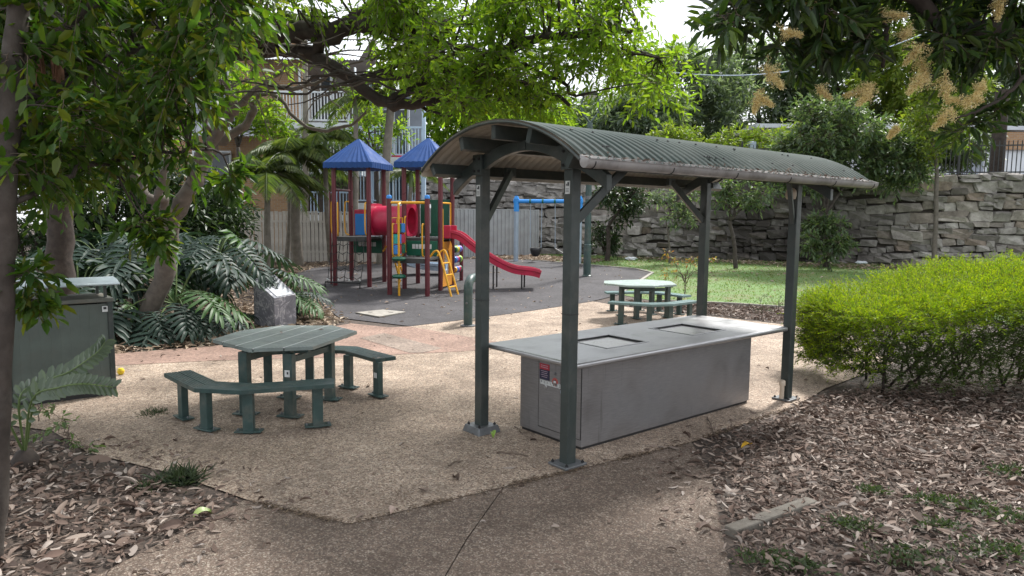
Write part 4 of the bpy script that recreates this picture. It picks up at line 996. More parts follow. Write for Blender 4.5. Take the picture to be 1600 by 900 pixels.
# house beyond the wall on the right
hs = empty('white_house', (0, 36, 3.6), 0, 'white rendered house with an orange brick band beyond the iron fence', 'building')
def hb(px0, px1, py0, py1, D, name, m, th=.3, par=None):
    a = P(px0, py0, D); b = P(px1, py1, D); z0 = max(b[2], 3.6); 
    return MB().box(((a[0] + b[0]) / 2, D - 36 + th / 2, (a[2] + z0) / 2 - 3.6), (b[0] - a[0], th, a[2] - z0)).build(name, m, par or hs)
hb(1215, 1800, 205, 290, 36, 'wall', WPAINT); hb(1556, 1800, 206, 236, 35.85, 'brick_band', BRICK, .12)
hb(1300, 1345, 205, 240, 35.9, 'window', GLASS, .08); hb(1420, 1470, 200, 245, 35.9, 'window', GLASS, .08); hb(1500, 1535, 215, 282, 35.9, 'door', WBOARD, .08)
MB().box((P(1500, 203, 36)[0], 1.6, P(1500, 203, 36)[2] - 3.5), (20.5, 3.6, .2)).build('roof', ZINC, hs)
dp = P(1556, 275, 25.6); dpo = empty('timber_post', (dp[0], dp[1], 3.6), 0, 'dark timber power pole base standing just behind the iron fence at the right edge', 'post')
MB().tube([(0, 0, 0), (0, 0, 3.1)], [.24, .22], 12).build('pole', BARK_D, dpo, smooth=True)
pp_ = empty('gate_post', P(1174, 240, 33.0) * [1, 1, 0] + [0, 0, 3.6], 0, 'grey square gate post with a rail among the shrubs above the shelter roof', 'post')
MB().box((0, 0, 1.0), (.32, .32, 2.0)).build('shaft', GREYBLUE, pp_, bevel=.02); MB().box((1.2, 0, 1.55), (2.2, .08, .12)).build('rail', GREYBLUE, pp_)

# ------------------------------------------------------------------ foliage
T6 = np.array([(0, 0, 0), (.3, .5, .07), (.72, .38, .05), (1, 0, -.07), (.72, -.38, .05), (.3, -.5, .07)]); F6 = [(0, 1, 2, 3), (0, 3, 4, 5)]
T4 = np.array([(0, 0, 0), (.45, .5, .08), (1, 0, -.05), (.45, -.5, .08)]); F4 = [(0, 1, 2), (0, 2, 3)]
def nrm_(a): return a / (np.linalg.norm(a, axis=1, keepdims=True) + 1e-9)
def np_mesh(name, V, faces_t, n, nv, m, parent=None):
    fl = []; loops = []; tot = []
    base = (np.arange(n) * nv)[:, None]; chunks = []; sizes = []
    for f in faces_t: chunks.append((base + np.array(f)[None, :]))
    order = [c for c in chunks]; L_ = np.concatenate([c.reshape(-1) for c in order]).astype(np.int32)
    sizes = np.concatenate([np.full(n, len(f), np.int32) for f in faces_t]); start = np.concatenate([[0], np.cumsum(sizes)[:-1]]).astype(np.int32)
    me = bpy.data.meshes.new(name); me.vertices.add(n * nv); me.vertices.foreach_set('co', V.reshape(-1).astype(np.float32))
    me.loops.add(len(L_)); me.loops.foreach_set('vertex_index', L_); me.polygons.add(len(sizes)); me.polygons.foreach_set('loop_start', start)
    me.update(calc_edges=True); me.validate(); me.materials.append(m); return link(name, me, parent)
def leaves(name, Pp, Dd, Nn, S, wr, m, parent=None, t4=False, off=None, curl=1.0):
    T, Fc = (T4, F4) if t4 else (T6, F6)
    Pp = np.asarray(Pp, float) - (0 if off is None else np.asarray(off)); D = nrm_(np.asarray(Dd, float)); side = nrm_(np.cross(Nn, D)); N = np.cross(D, side); S = np.asarray(S, float)[:, None]
    W = wr if hasattr(wr, '__len__') else np.full(len(Pp), wr)
    V = np.stack([Pp + S * (t[0] * D + t[1] * W[:, None] * side + t[2] * curl * N) for t in T], 1)
    return np_mesh(name, V, Fc, len(Pp), len(T), m, parent)
def rand_dir(n, zb=0., zs=1.):
    d = RNG.normal(size=(n, 3)); d[:, 2] = d[:, 2] * zs + zb; return nrm_(d)
def twig_leaves(C, R, ntw, nl, L, droop=.25, zb=.0, spread=.8, tip=False, zs=.8):
    C = np.repeat(np.asarray(C, float), ntw, 0); R = np.repeat(np.asarray(R, float), ntw); n = len(C)
    st = C + rand_dir(n) * (R * .25)[:, None]; d = rand_dir(n, zb, zs); ln = R * RNG.uniform(.55, 1.1, n)
    a = 1 - .0 * ln; ts = np.linspace(.7 if tip else .22, 1.0, nl)
    PP, DD, NN = [], [], []
    for k, t in enumerate(ts):
        p = st + d * (ln * t)[:, None]; p[:, 2] -= droop * ln * t * t
        s = rand_dir(n); s = nrm_(np.cross(d, s)) * (1 if k % 2 else -1)
        dd = nrm_(d * (.55 + .4 * t) + s * spread + np.array([0, 0, -droop * 1.4]) * RNG.uniform(.2, 1.3, (n, 1)))
        PP.append(p); DD.append(dd); NN.append(nrm_(np.array([0, 0, 1.]) + rand_dir(n) * .65))
    PP = np.concatenate(PP); S = L * RNG.uniform(.65, 1.2, len(PP))
    e = st + d * ln[:, None]; e[:, 2] -= droop * ln
    return PP, np.concatenate(DD), np.concatenate(NN), S, st, e
def twig_mesh(name, st, md, en, r, m, parent=None, off=None):
    st, md, en = (np.asarray(q) - (0 if off is None else np.asarray(off)) for q in (st, md, en)); n = len(st); d = nrm_(en - st); a = nrm_(np.cross(d, np.array([.3, .5, .8]))); b = np.cross(d, a); V = []
    for q, rr in ((st, r), (md, r * .7), (en, r * .3)):
        for k in range(3): t = 2 * pi * k / 3; V.append(q + rr * (cos(t) * a + sin(t) * b))
    V = np.stack(V, 1); fs = [(i * 3 + k, i * 3 + (k + 1) % 3, (i + 1) * 3 + (k + 1) % 3, (i + 1) * 3 + k) for i in range(2) for k in range(3)]
    return np_mesh(name, V, fs, n, 9, m, parent)
def wob(pts, amp, n=6):
    q = spline(pts, n); r = random.Random(len(q) * 31 + int(abs(q[0][0]) * 100))
    return [q[0]] + [p + np.array([r.uniform(-amp, amp) for _ in range(3)]) for p in q[1:-1]] + [q[-1]]
def taper(n, r0, r1, knob=0.0):
    r = random.Random(n); return [(r0 + (r1 - r0) * i / (n - 1)) * (1 + r.uniform(-knob, knob)) for i in range(n)]
def pip(poly, x, y):
    ins = np.zeros(len(x), bool); n = len(poly); j = n - 1
    for i in range(n):
        xi, yi = poly[i]; xj, yj = poly[j]
        c = ((yi > y) != (yj > y)) & (x < (xj - xi) * (y - yi) / (yj - yi + 1e-12) + xi); ins ^= c; j = i
    return ins
def in_poly(poly, n):
    poly = np.asarray(poly, float); lo, hi = poly.min(0), poly.max(0); out = np.zeros((0, 2))
    while len(out) < n:
        q = RNG.uniform(lo, hi, (n * 3, 2)); out = np.concatenate([out, q[pip(poly, q[:, 0], q[:, 1])]])
    return out[:n]
def tree(name, label, cat, base, limbs, C, R, ntw, nl, L, wr, m, bark, group=None, twigr=.006, t4=False, link_r=.018, twigs=True, n=8, knob=.08, **kw):
    base = np.asarray(base, float); t = empty(name, base, 0, label, cat, group); mb = MB(); sk = []
    for pts, r0, r1, amp in limbs:
        q = wob(pts, amp); mb.tube([p - base for p in q], taper(len(q), r0, r1, knob), n); sk += q
    sk = np.array(sk)
    for c in C:
        d = np.linalg.norm(sk - c, axis=1) + np.maximum(0, sk[:, 2] - c[2]) * .5; k = int(np.argmin(d)); a = sk[k]
        if link_r: mid = (a + c) / 2 + np.array([rnd.uniform(-.1, .1), rnd.uniform(-.1, .1), rnd.uniform(-.02, .12)]) * min(1.5, d[k]); q = spline([a, mid, c], 4); mb.tube([p - base for p in q], taper(len(q), link_r * (1 + .35 * min(d[k], 2)), link_r * .4), 5)
    mb.build('trunk', bark, t, smooth=True, angle=2)
    PP, DD, NN, S, st, en = twig_leaves(C, R, ntw, nl, L, **kw)
    tag(leaves('crown', PP, DD, NN, S, wr, m, t, t4, base), kind='stuff')
    if twigs: tag(twig_mesh('twigs', st, (st + en) / 2 + [0, 0, .02], en, twigr, TWIG, t, base), kind='stuff')
    return t
def blob(c, rad, n, shell=.55):
    d = rand_dir(n); r = RNG.uniform(shell, 1, n) ** .6; return np.asarray(c) + d * r[:, None] * np.asarray(rad)

LEAF_A = leafmat('bright_shade_leaf', [(.088, .165, .022), (.115, .20, .026), (.068, .13, .024), (.155, .225, .03), (.095, .17, .026)], .60, .45, (2.4, 2.3, .75), .28)
LEAF_B = leafmat('deep_green_leaf', [(.038, .085, .016), (.055, .11, .018), (.030, .070, .02), (.08, .13, .02), (.045, .095, .02), (.11, .13, .022)], .45, .40, (1.9, 2.0, .55))
LEAF_M = leafmat('glossy_mango_leaf', [(.036, .070, .026), (.05, .092, .03), (.032, .055, .032), (.11, .17, .028), (.065, .09, .045), (.05, .065, .05)], .38, .32, (1.7, 1.9, .6))
LEAF_D = leafmat('blue_green_leaf', [(.13, .17, .13), (.16, .20, .15), (.10, .14, .11), (.20, .235, .17)], .5, .55)  # paled blue green: distant haze put into the leaf colour
LEAF_S = leafmat('dark_shrub_leaf', [(.022, .045, .018), (.032, .060, .022), (.018, .035, .018), (.05, .08, .025)], .25, .42)
LEAF_W = leafmat('wall_tree_leaf', [(.075, .12, .065), (.10, .15, .075), (.06, .09, .055), (.15, .19, .085), (.12, .16, .09)], .4, .42)
LEAF_Y = leafmat('yellow_green_leaf', [(.16, .21, .03), (.12, .18, .03), (.20, .22, .035), (.10, .15, .03)], .45, .45)
PANI = leafmat('straw_flower', [(.72, .62, .34), (.77, .69, .42), (.62, .52, .26), (.80, .74, .50)], .55, .7, (1.25, 1.2, 1))

# --- big shade tree: trunk at the left, long limbs across the top of the view
def PD(*q): return [P(*a) for a in q]
tb = G(88, 470); tb = np.array([-6.6, 10.2, 0])
limbsA = [([tb, tb + [.05, 0, 1.2], tb + [.15, .05, 2.6], P(150, 215, 10.0)], .21, .15, .03),
          ([P(150, 215, 10.), P(240, 95, 9.8), P(330, 68, 9.6), P(460, 52, 9.4), P(560, 42, 9.2), P(700, 42, 9.0)], .17, .09, .04),
          ([P(240, 95, 9.8), P(360, 85, 9.8), P(470, 80, 9.6), P(530, 110, 9.4), P(605, 162, 9.2), P(680, 158, 9.0)], .11, .065, .03),
          ([P(605, 162, 9.2), P(690, 120, 9.1), P(760, 120, 9.0), P(830, 130, 8.8), P(890, 165, 8.7)], .06, .02, .03),
          ([P(650, 98, 9.2), P(740, 112, 9.0), P(820, 65, 8.8), P(905, 52, 8.8), P(1000, 45, 8.9)], .085, .025, .03),
          ([P(560, 42, 9.2), P(650, 30, 9.0), P(690, 65, 8.8), P(765, 85, 8.8), P(850, 115, 8.7), P(900, 150, 8.6)], .05, .018, .03),
          ([P(905, 52, 8.8), P(960, 75, 8.8), P(1030, 90, 8.9)], .03, .012, .02),
          ([P(640, 160, 9.2), P(740, 155, 9.1), P(800, 150, 9.0)], .035, .012, .03),
          ([P(655, 165, 9.2), P(690, 180, 9.0), P(730, 172, 8.9)], .022, .010, .02),
          ([P(470, 80, 9.6), P(520, 60, 9.3), P(640, -40, 9.2), P(780, -140, 9.2)], .09, .05, .05),
          ([P(330, 68, 9.6), P(300, -80, 9.4), P(380, -260, 9.2)], .12, .06, .05)]
polyA = [(600, -60), (955, -60), (1000, 20), (1058, 85), (1072, 125), (1030, 150), (985, 175), (920, 188), (860, 180), (800, 190), (720, 170), (665, 150), (640, 130), (600, 60)]
ca = in_poly(polyA, 165); ca = ca[((ca[:, 0] - 932) ** 2 + (ca[:, 1] - 170) ** 2) > 50 ** 2]; CA = [P(x, y, RNG.uniform(7.9, 10.6)) for x, y in ca]
ca2 = in_poly([(380, -80), (640, -80), (640, 40), (560, 22), (500, 0), (380, 5)], 22); CA += [P(x, y, RNG.uniform(8, 10)) for x, y in ca2]
ca3 = in_poly([(480, 60), (640, 60), (660, 180), (600, 190), (520, 130)], 4); CA += [P(x, y, RNG.uniform(10.5, 12)) for x, y in ca3]
ca4 = in_poly([(-200, -420), (800, -420), (900, -80), (0, -80)], 60); CA += [P(x, y, RNG.uniform(8, 12)) for x, y in ca4]
CA += list(blob((-5.6, 8.6, 6.4), (4.2, 3.4, .9), 90, .1)) + list(blob((-8.5, 13, 6.0), (3.5, 3, 1.2), 60, .1))
CA = np.array(CA)
tree('shade_tree', 'big shade tree with long brown limbs and bright backlit leaves across the top', 'tree', tb, limbsA, CA, np.full(len(CA), .46), 12, 9, .105, .40, LEAF_A, BARK_D, link_r=.012, twigr=.004, droop=.35, n=10, knob=.1)
# bare spreading side branches and dead twigs under the limbs
mb = MB()
for k in range(20):
    x0, y0 = rnd.choice(((560, 120), (605, 160), (640, 160), (690, 120), (470, 80), (530, 110), (620, 60), (720, 115), (420, 70), (650, 100))); D0 = rnd.uniform(8.8, 9.5)
    x1 = x0 + rnd.uniform(60, 240) * rnd.choice((1, 1, 1, -1)); y1 = y0 + rnd.uniform(-60, 45); mid_ = ((x0 + x1) / 2, (y0 + y1) / 2 + rnd.uniform(-18, 22))
    q = wob([P(x0, y0, D0), P(*mid_, D0 - .1), P(x1, y1, D0 - .2)], .035, 5); mb.tube([p - tb for p in q], taper(len(q), .022, .006), 5)
tag(mb.build('side_branches', BARK_D, bpy.data.objects['shade_tree'], smooth=True, angle=2), kind='stuff')
mb = MB()
for k in range(80):
    p = P(rnd.uniform(300, 720), rnd.uniform(35, 150), rnd.uniform(8.9, 9.8)); q = [p]; d = rand_dir(1, .1, .6)[0]
    for j in range(4): d = unit(d + rand_dir(1)[0] * .5); q.append(q[-1] + d * rnd.uniform(.12, .26))
    mb.tube([a - tb for a in q], taper(5, .012, .004), 4)
tag(mb.build('dead_twigs', BARK_G, bpy.data.objects['shade_tree']), kind='stuff')

# --- left foreground tree
bb_ = np.array([-3.10, 4.02, 0])
limbsB = [([bb_ + [0, 0, -.05], P(-4, 700, 4.02), P(2, 500, 4.02), P(8, 330, 4.02), P(16, 180, 4.02), P(24, 40, 4.02), P(50, -160, 4.1)], .066, .052, .006),
          ([P(12, 250, 4.02), P(120, 120, 4.6), P(260, 60, 4.9), P(400, -10, 5.0)], .026, .010, .02), ([P(8, 330, 4.02), P(110, 270, 4.3), P(210, 250, 4.6), P(300, 235, 4.7), P(360, 240, 4.8)], .018, .007, .02),
          ([P(20, 100, 4.02), P(160, 0, 4.3), P(320, -80, 4.4)], .028, .014, .02)]
pb1 = in_poly([(-120, -80), (440, -80), (420, 20), (350, 70), (310, 120), (300, 180), (340, 235), (365, 235), (325, 250), (260, 240), (200, 245), (150, 280), (60, 280), (-120, 290)], 105)
CB = np.array([P(x, y, RNG.uniform(3.9, 5.6)) for x, y in pb1] + [P(x, y, RNG.uniform(3.2, 5)) for x, y in in_poly([(-500, -700), (500, -700), (440, -80), (-300, -80)], 45)] + [P(x, y, RNG.uniform(6.0, 8.2)) for x, y in in_poly([(-150, -120), (380, -120), (300, 120), (250, 230), (120, 290), (-150, 300)], 75)] + [P(50, 430, 4.1), P(60, 470, 4.2), P(230, 345, 4.7), P(245, 372, 4.8), P(360, 275, 4.8)])
RB = np.r_[np.full(150, .30), np.full(len(CB) - 155, .46), [.16, .14, .2, .12, .16]]
lt = tree('leafy_tree', 'slim brown trunk at the left edge carrying dark green drooping leaves', 'tree', bb_, limbsB, CB, RB, 12, 8, .098, .42, LEAF_B, BARK_M, link_r=.007, twigr=.003, droop=.55, n=12, knob=.05)
mb = MB()       # peeling strips of bark high on the trunk
for k in range(9):
    p = P(rnd.uniform(42, 108), rnd.uniform(85, 105), rnd.uniform(4.2, 4.4)); mb.bar(p - bb_, p - bb_ + [rnd.uniform(-.02, .02), 0, -rnd.uniform(.08, .16)], .03, .008)
tag(mb.build('peeling_bark', mat('red_brown_bark', (.16, .075, .045), .9, 0, .3, 10), lt), kind='stuff')

# --- gnarled pale tree behind the philodendrons
gb = np.array([-6.15, 11.6, 0])
GL_ = [([gb, P(262, 400, 11.6), P(270, 345, 11.5), P(300, 290, 11.4)], .16, .13, .03), ([P(300, 290, 11.4), P(318, 240, 11.3), P(345, 200, 11.2), P(362, 165, 11.1), P(352, 130, 11.0)], .12, .06, .03),
       ([P(300, 290, 11.4), P(340, 225, 11.6), P(390, 190, 11.6), P(400, 150, 11.5), P(440, 110, 11.4)], .10, .03, .03), ([P(345, 200, 11.2), P(375, 165, 11.1), P(400, 140, 11.0), P(470, 135, 10.9), P(540, 110, 10.8)], .06, .022, .03),
       ([P(352, 205, 11.2), P(344, 160, 11.1), P(346, 125, 11.0)], .04, .025, .02), ([P(400, 150, 11.5), P(430, 150, 11.3), P(480, 200, 11.2), P(540, 198, 11.1), P(575, 170, 11.)], .035, .02, .02),
       ([P(318, 240, 11.3), P(325, 200, 11.2), P(315, 150, 11.1), P(325, 105, 11.0)], .05, .035, .04), ([P(315, 150, 11.1), P(290, 118, 11.1), P(268, 110, 11.1)], .035, .02, .03),
       ([P(270, 345, 11.5), P(225, 300, 11.4), P(190, 235, 11.4), P(200, 190, 11.3)], .10, .05, .04), ([P(270, 345, 11.5), P(250, 300, 11.), P(262, 250, 11.), P(240, 210, 11.)], .08, .04, .04)]
CG = np.array([P(*q) for q in ((352, 128, 11.), (440, 108, 11.4), (330, 100, 11.), (270, 112, 11.1), (395, 120, 11.), (200, 190, 11.3), (240, 210, 11.), (420, 165, 11.3))])
tree('gnarled_tree', 'gnarled pale grey tree with knobbly crooked branches behind the philodendrons', 'tree', gb, GL_, CG, np.full(len(CG), .32), 7, 5, .13, .42, LEAF_A, BARK_G, link_r=.012, droop=.2, n=10, knob=.16)

PSTEM = mat('straw_stem', (.42, .30, .13), .7)
# --- mango-like tree at the right: branches hang into the top of the view, yellow flower panicles
mbs = np.array([7.4, 5.4, 0])
ML = [([mbs, mbs + [-.1, 0, 1.6], mbs + [-.4, .1, 3.2], [6.4, 5.4, 4.6]], .26, .17, .03), ([[6.9, 5.5, 3.4], P(1700, 40, 5.6), P(1560, 45, 5.5), P(1470, 35, 5.4), P(1380, -30, 5.3), P(1250, -60, 5.2)], .10, .04, .03),
      ([P(1365, -40, 5.3), P(1372, 15, 5.3), P(1385, 45, 5.3), P(1378, 75, 5.3), P(1380, 105, 5.3)], .026, .012, .012), ([P(1600, 120, 5.2), P(1570, 150, 5.2), P(1530, 172, 5.2), P(1490, 185, 5.2)], .016, .007, .008), ([[6.9, 5.5, 3.4], P(1720, 60, 5.3), P(1600, 120, 5.2)], .05, .016, .02),
      ([P(1250, -60, 5.2), P(1180, -20, 5.1), P(1120, 25, 5.1)], .03, .012, .02), ([[6.4, 5.4, 4.6], [5, 4.6, 5.4], [3, 4.0, 5.6]], .13, .06, .05), ([[6.4, 5.4, 4.6], [5, 6, 5.6], [3.4, 6.8, 5.6]], .11, .05, .05)]
mc = [(1135, 40), (1145, 62), (1165, 65), (1165, 30), (1185, 20), (1200, 50), (1230, 40), (1255, 75), (1220, 105), (1270, 105), (1290, 60), (1310, 100), (1335, 60), (1330, 120), (1250, 135), (1290, 25), (1225, 15), (1355, 40), (1345, 90), (1475, 95), (1470, 60), (1480, 110), (1430, 20), (1500, 30), (1520, 90), (1560, 60), (1590, 30), (1580, 110), (1540, 130), (1595, 140), (1500, 140), (1450, 10), (1300, 15), (1260, 20), (1510, 210), (1550, 180), (1325, 20), (1555, 100), (1590, 75)]
CM = [P(x, y - 36 if y < 175 else y - 12, RNG.uniform(4.8, 5.8)) for x, y in mc] + [P(x, y, RNG.uniform(4.6, 6.)) for x, y in in_poly([(1230, -260), (1750, -260), (1750, -60), (1640, -95), (1230, -125)], 46)]
CM += list(blob((3.0, 7.2, 5.75), (2.7, 1.7, .75), 64, .2))  # unseen crown clumps, added above the view to shade the foreground path
CM += list(blob((4.6, 5.2, 5.3), (3.4, 2.6, 1.1), 70, .2))
CM = np.array([c for c in CM if not (c[2] < 3.0 and c[0] > 7)])
RM = np.r_[np.full(39, .20), np.full(len(CM) - 39, .38)]
mg = tree('flowering_tree', 'dark glossy tree with yellow flower sprays hanging in at the top right', 'tree', mbs, ML, CM, RM, 10, 8, .150, .27, LEAF_M, BARK_D, link_r=.006, twigr=.004, droop=.22, n=9, spread=.9)
for i, (x, y, D, s) in enumerate(((1212, 130, 5.2, .30), (1195, 165, 5.3, .22), (1240, 60, 5.1, .20), (1430, 140, 5.3, .30), (1415, 60, 5.4, .30), (1425, 95, 5.4, .25), (1480, 150, 5.3, .34), (1505, 165, 5.2, .30), (1470, 195, 5.2, .26), (1350, 160, 5.3, .26), (1340, 150, 5.4, .3), (1290, 155, 5.5, .2), (1400, 30, 5.3, .25), (1530, 150, 5.2, .2), (1445, 120, 5.5, .3), (1180, 175, 5.3, .14), (1560, 25, 5.3, .2), (1395, 215, 5.5, .14), (1255, 15, 5.2, .2))):
    c = P(x, y - 8, D - .32); ax = unit([rnd.uniform(-.8, .8), rnd.uniform(-.4, .4), rnd.uniform(-1.0, .2)]); s *= .85; o = c - ax * s * .5; st_ = MB().tube([o - mbs, o + ax * s * .85 - mbs], [.004, .0015], 4); Q = []
    for b_ in range(44):
        t = (b_ + 1) / 45; d_ = unit(rand_dir(1)[0] + ax * .6); l = s * .40 * (1.05 - t) * rnd.uniform(.6, 1.1); a_ = o + ax * s * t * .85; e_ = a_ + d_ * l + np.array([0, 0, -.15 * l]); st_.tube([a_ - mbs, e_ - mbs], .0014, 3)
        m_ = int(16 + 330 * l); tt = RNG.uniform(.15, 1, (m_, 1)); Q.append(a_ + (e_ - a_) * tt + rand_dir(m_) * .016)
    q = np.concatenate(Q); n = len(q)
    tag(leaves('flower_panicle', q, rand_dir(n), rand_dir(n), RNG.uniform(.005, .012, n), .75, PANI, mg, True, mbs), kind='stuff'); tag(st_.build('panicle_stem', PSTEM, mg), kind='stuff')

# --- trees and shrubs before the stone wall
def vtree(label, base, fork, C, R, ntw, nl, L, m, bark, r0=.07, group='small trees in front of the stone wall', name='small_tree', **kw):
    base = np.asarray(base); fork = np.asarray(fork); C = np.asarray(C); limbs = [([base - [0, 0, .1], base + (fork - base) * .5 + [.04, 0, 0], fork], r0, r0 * .75, .015)]
    for k in range(3): limbs.append(([fork, fork + (C[k * len(C) // 3] - fork) * .5 + [0, 0, .1], C[k * len(C) // 3]], r0 * .6, r0 * .25, .02))
    return tree(name, label, 'tree' if name.endswith('tree') else 'shrub', base, limbs, C, np.full(len(C), R), ntw, nl, L, kw.pop('wr', .36), m, bark, group, link_r=.012, t4=True, **kw)
g = G(1290, 418); D = g[1]
vtree('broad dark leafed tree with a forked trunk rising over the shelter roof end', g, P(1290, 335, D), np.r_[blob(P(1305, 215, D), (2.1, 1.2, 1.35), 84, .2), blob(P(1395, 250, D), (1.1, .9, 1.0), 36, .2), blob(P(1250, 262, D), (1.0, .8, .8), 28, .2)], .52, 14, 8, .21, LEAF_W, BARK_M, .09)
g = G(1459, 424); D = g[1]
vtree('slender tree with a pale straight trunk and yellowish crown against the wall', g, P(1463, 255, D), np.r_[blob(P(1470, 195, D), (1.1, .9, 1.1), 34, .2), blob(P(1480, 110, D), (1.3, .8, 1.3), 34, .2)], .45, 11, 7, .18, LEAF_Y, BARK_G, .085)
g = G(1150, 420); D = g[1]
vtree('thin leaning tree with a sparse crown between the two right shelter posts', g, P(1140, 345, D), np.r_[blob(P(1155, 300, D), (1.2, .8, .55), 20, .3), blob(P(1110, 300, D), (.7, .6, .5), 8, .3)], .40, 9, 6, .19, LEAF_W, BARK_M, .075)
g = G(1046, 412); D = g[1]
vtree('thin pale sapling hung with blue green leaves left of the back shelter post', g, P(1041, 345, D), blob(P(1055, 315, D), (1.0, .7, .95), 18, .3), .36, 9, 6, .20, LEAF_D, BARK_G, .04)
g = G(948, 408); D = g[1]
vtree('dark dense tree just right of the lamp post in front of the wall', g, P(950, 355, D), blob(P(962, 310, D), (1.35, .9, .65), 26, .2), .46, 13, 7, .20, LEAF_S, BARK_D, .10)
g = G(1286, 420); D = g[1] - .5
vtree('round blue green bush growing at the foot of the forked tree', [g[0], D, g[2]], P(1286, 395, D), np.r_[blob(P(1288, 368, D), (.78, .6, .75), 26, .3)], .34, 13, 7, .19, LEAF_W, BARK_D, .05, 'bushes at the foot of the stone wall', 'bush')
g = G(946, 405); D = g[1] - .6
vtree('dark narrow bush beside the lamp post at the wall foot', [g[0], D, g[2]], P(945, 395, D), blob(P(945, 375, D), (.5, .4, .65), 16, .3), .30, 11, 7, .16, LEAF_S, BARK_D, .05, 'bushes at the foot of the stone wall', 'bush')
vtree('drooping pale leaves hanging in over the wall at the right edge', [19.2, 23.2, .42], [19.0, 23.2, 3.6], blob((18.3, 22.8, 4.9), (1.3, 1.0, 1.6), 26, .2), .5, 10, 7, .2, LEAF_W, BARK_M, .1)
# shrubs on the terrace behind the far wall
for i, (px, py, D, rx, rz_, lab, m) in enumerate(((742, 305, 33, 2.0, 1.3, 'dark shrub above the steel fence beside the play tower', LEAF_S), (860, 305, 33.5, 2.6, 1.2, 'dark spreading shrub above the swing crossbeam', LEAF_S), (985, 280, 33, 3.0, 1.3, 'dark green hedge mass behind the lamp post top of wall', LEAF_S), (1085, 300, 31.5, 2.2, 1.0, 'loose green shrub with reddish tips along the wall top', LEAF_W),
                                              (1150, 228, 34, 1.5, .8, 'yellow flowering shrub above the shelter roof ridge', LEAF_Y), (1060, 222, 36, 1.6, .7, 'low golden shrub showing over the middle of the shelter roof', LEAF_Y), (1220, 235, 33, 1.2, 1.2, 'lime green shrub beside the gate post', LEAF_Y), (1500, 232, 29, 1.3, .75, 'pale green shrub behind the iron fence left of the timber pole', LEAF_W), (1425, 225, 30, 1.4, 1.0, 'yellowish shrub behind the iron fence beside the slender trunk', LEAF_Y))):
    c = P(px, py, D); base = np.array([c[0], c[1], 3.55 if D > 33.2 or px > 1000 else .5]); 
    vtree(lab, base, c - [0, 0, rz_ * .7], blob(c, (rx, 1.2, rz_), 34, .2), .6, 11, 7, .26, m, BARK_D, .09, 'shrubs along the top of the stone wall', 'shrub', twigs=False)
# distant trees
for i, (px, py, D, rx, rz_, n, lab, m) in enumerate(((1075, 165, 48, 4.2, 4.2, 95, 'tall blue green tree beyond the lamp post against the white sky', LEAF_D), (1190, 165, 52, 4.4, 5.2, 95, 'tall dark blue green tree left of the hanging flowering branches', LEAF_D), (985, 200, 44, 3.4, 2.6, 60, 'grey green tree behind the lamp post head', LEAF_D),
                                                  (1330, 120, 50, 5.0, 4.6, 80, 'pale green tree far behind the forked wall tree', LEAF_W), (1450, 100, 46, 4.5, 5.0, 80, 'olive tree far behind the slender pale trunk', LEAF_Y), (1585, 110, 48, 4.5, 5.0, 60, 'hazy green tree above the white house', LEAF_D),
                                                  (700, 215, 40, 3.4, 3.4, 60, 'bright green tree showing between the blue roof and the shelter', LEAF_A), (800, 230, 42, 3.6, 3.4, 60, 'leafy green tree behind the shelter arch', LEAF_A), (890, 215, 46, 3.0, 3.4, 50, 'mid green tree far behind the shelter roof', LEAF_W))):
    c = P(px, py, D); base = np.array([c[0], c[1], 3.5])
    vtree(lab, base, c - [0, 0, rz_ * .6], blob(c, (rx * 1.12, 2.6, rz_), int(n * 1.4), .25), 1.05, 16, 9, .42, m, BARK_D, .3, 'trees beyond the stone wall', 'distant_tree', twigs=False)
# dense bushes behind the philodendrons at the left
for i, (px, py, D, rx, rz_, lab, m) in enumerate(((40, 330, 15.5, 2.0, 1.9, 'dark bush mass behind the left trunk', LEAF_S), (165, 300, 16.5, 2.0, 2.0, 'dark bush between the left trunk and the gnarled tree', LEAF_S), (268, 330, 17, 1.6, 1.5, 'dark bush behind the gnarled tree', LEAF_S), (-120, 300, 15, 2.4, 2.6, 'dark bush outside the left edge', LEAF_S), (330, 345, 18.5, 1.1, 1.0, 'low dark bush at the left end of the paling fence', LEAF_S), (90, 170, 20, 3.0, 3.0, 'tall dark tree behind the bushes at far left', LEAF_B))):
    c = P(px, py, D); base = np.array([c[0], c[1], gz(D)])
    vtree(lab, base, c - [0, 0, rz_ * .7], blob(c, (rx, 1.2, rz_), 52 if i < 5 else 80, .15), .55, 13, 7, .19, m, BARK_D, .08, 'dark bushes behind the philodendrons', 'bush', twigs=False)

g = np.array([P(372, 300, 25.5)[0], 25.5, .45]); vtree('airy light green tree in front of the brick wall beside the awning', g, P(372, 230, 25.5), np.r_[blob(P(365, 150, 25.5), (1.3, .8, 1.3), 26, .2), blob(P(420, 190, 25.5), (.9, .8, .7), 12, .2)], .5, 9, 6, .24, LEAF_A, BARK_M, .09, 'trees in front of the apartment building', 'slender_tree')
g = np.array([P(588, 300, 26.2)[0], 26.2, .47]); vtree('airy tree whose leaves cover the balcony above the left blue roof', g, P(588, 250, 26.2), blob(P(580, 205, 26.2), (1.2, .8, .9), 20, .2), .45, 9, 6, .22, LEAF_A, BARK_M, .08, 'trees in front of the apartment building', 'slender_tree')
g = np.array([P(500, 300, 26.6)[0], 26.6, .47]); vtree('leafy tree behind the low palm fronds left of the play tower', g, P(500, 280, 26.6), blob(P(520, 235, 26.6), (1.7, .9, 1.0), 26, .2), .5, 9, 6, .24, LEAF_W, BARK_M, .08, 'trees in front of the apartment building', 'slender_tree')
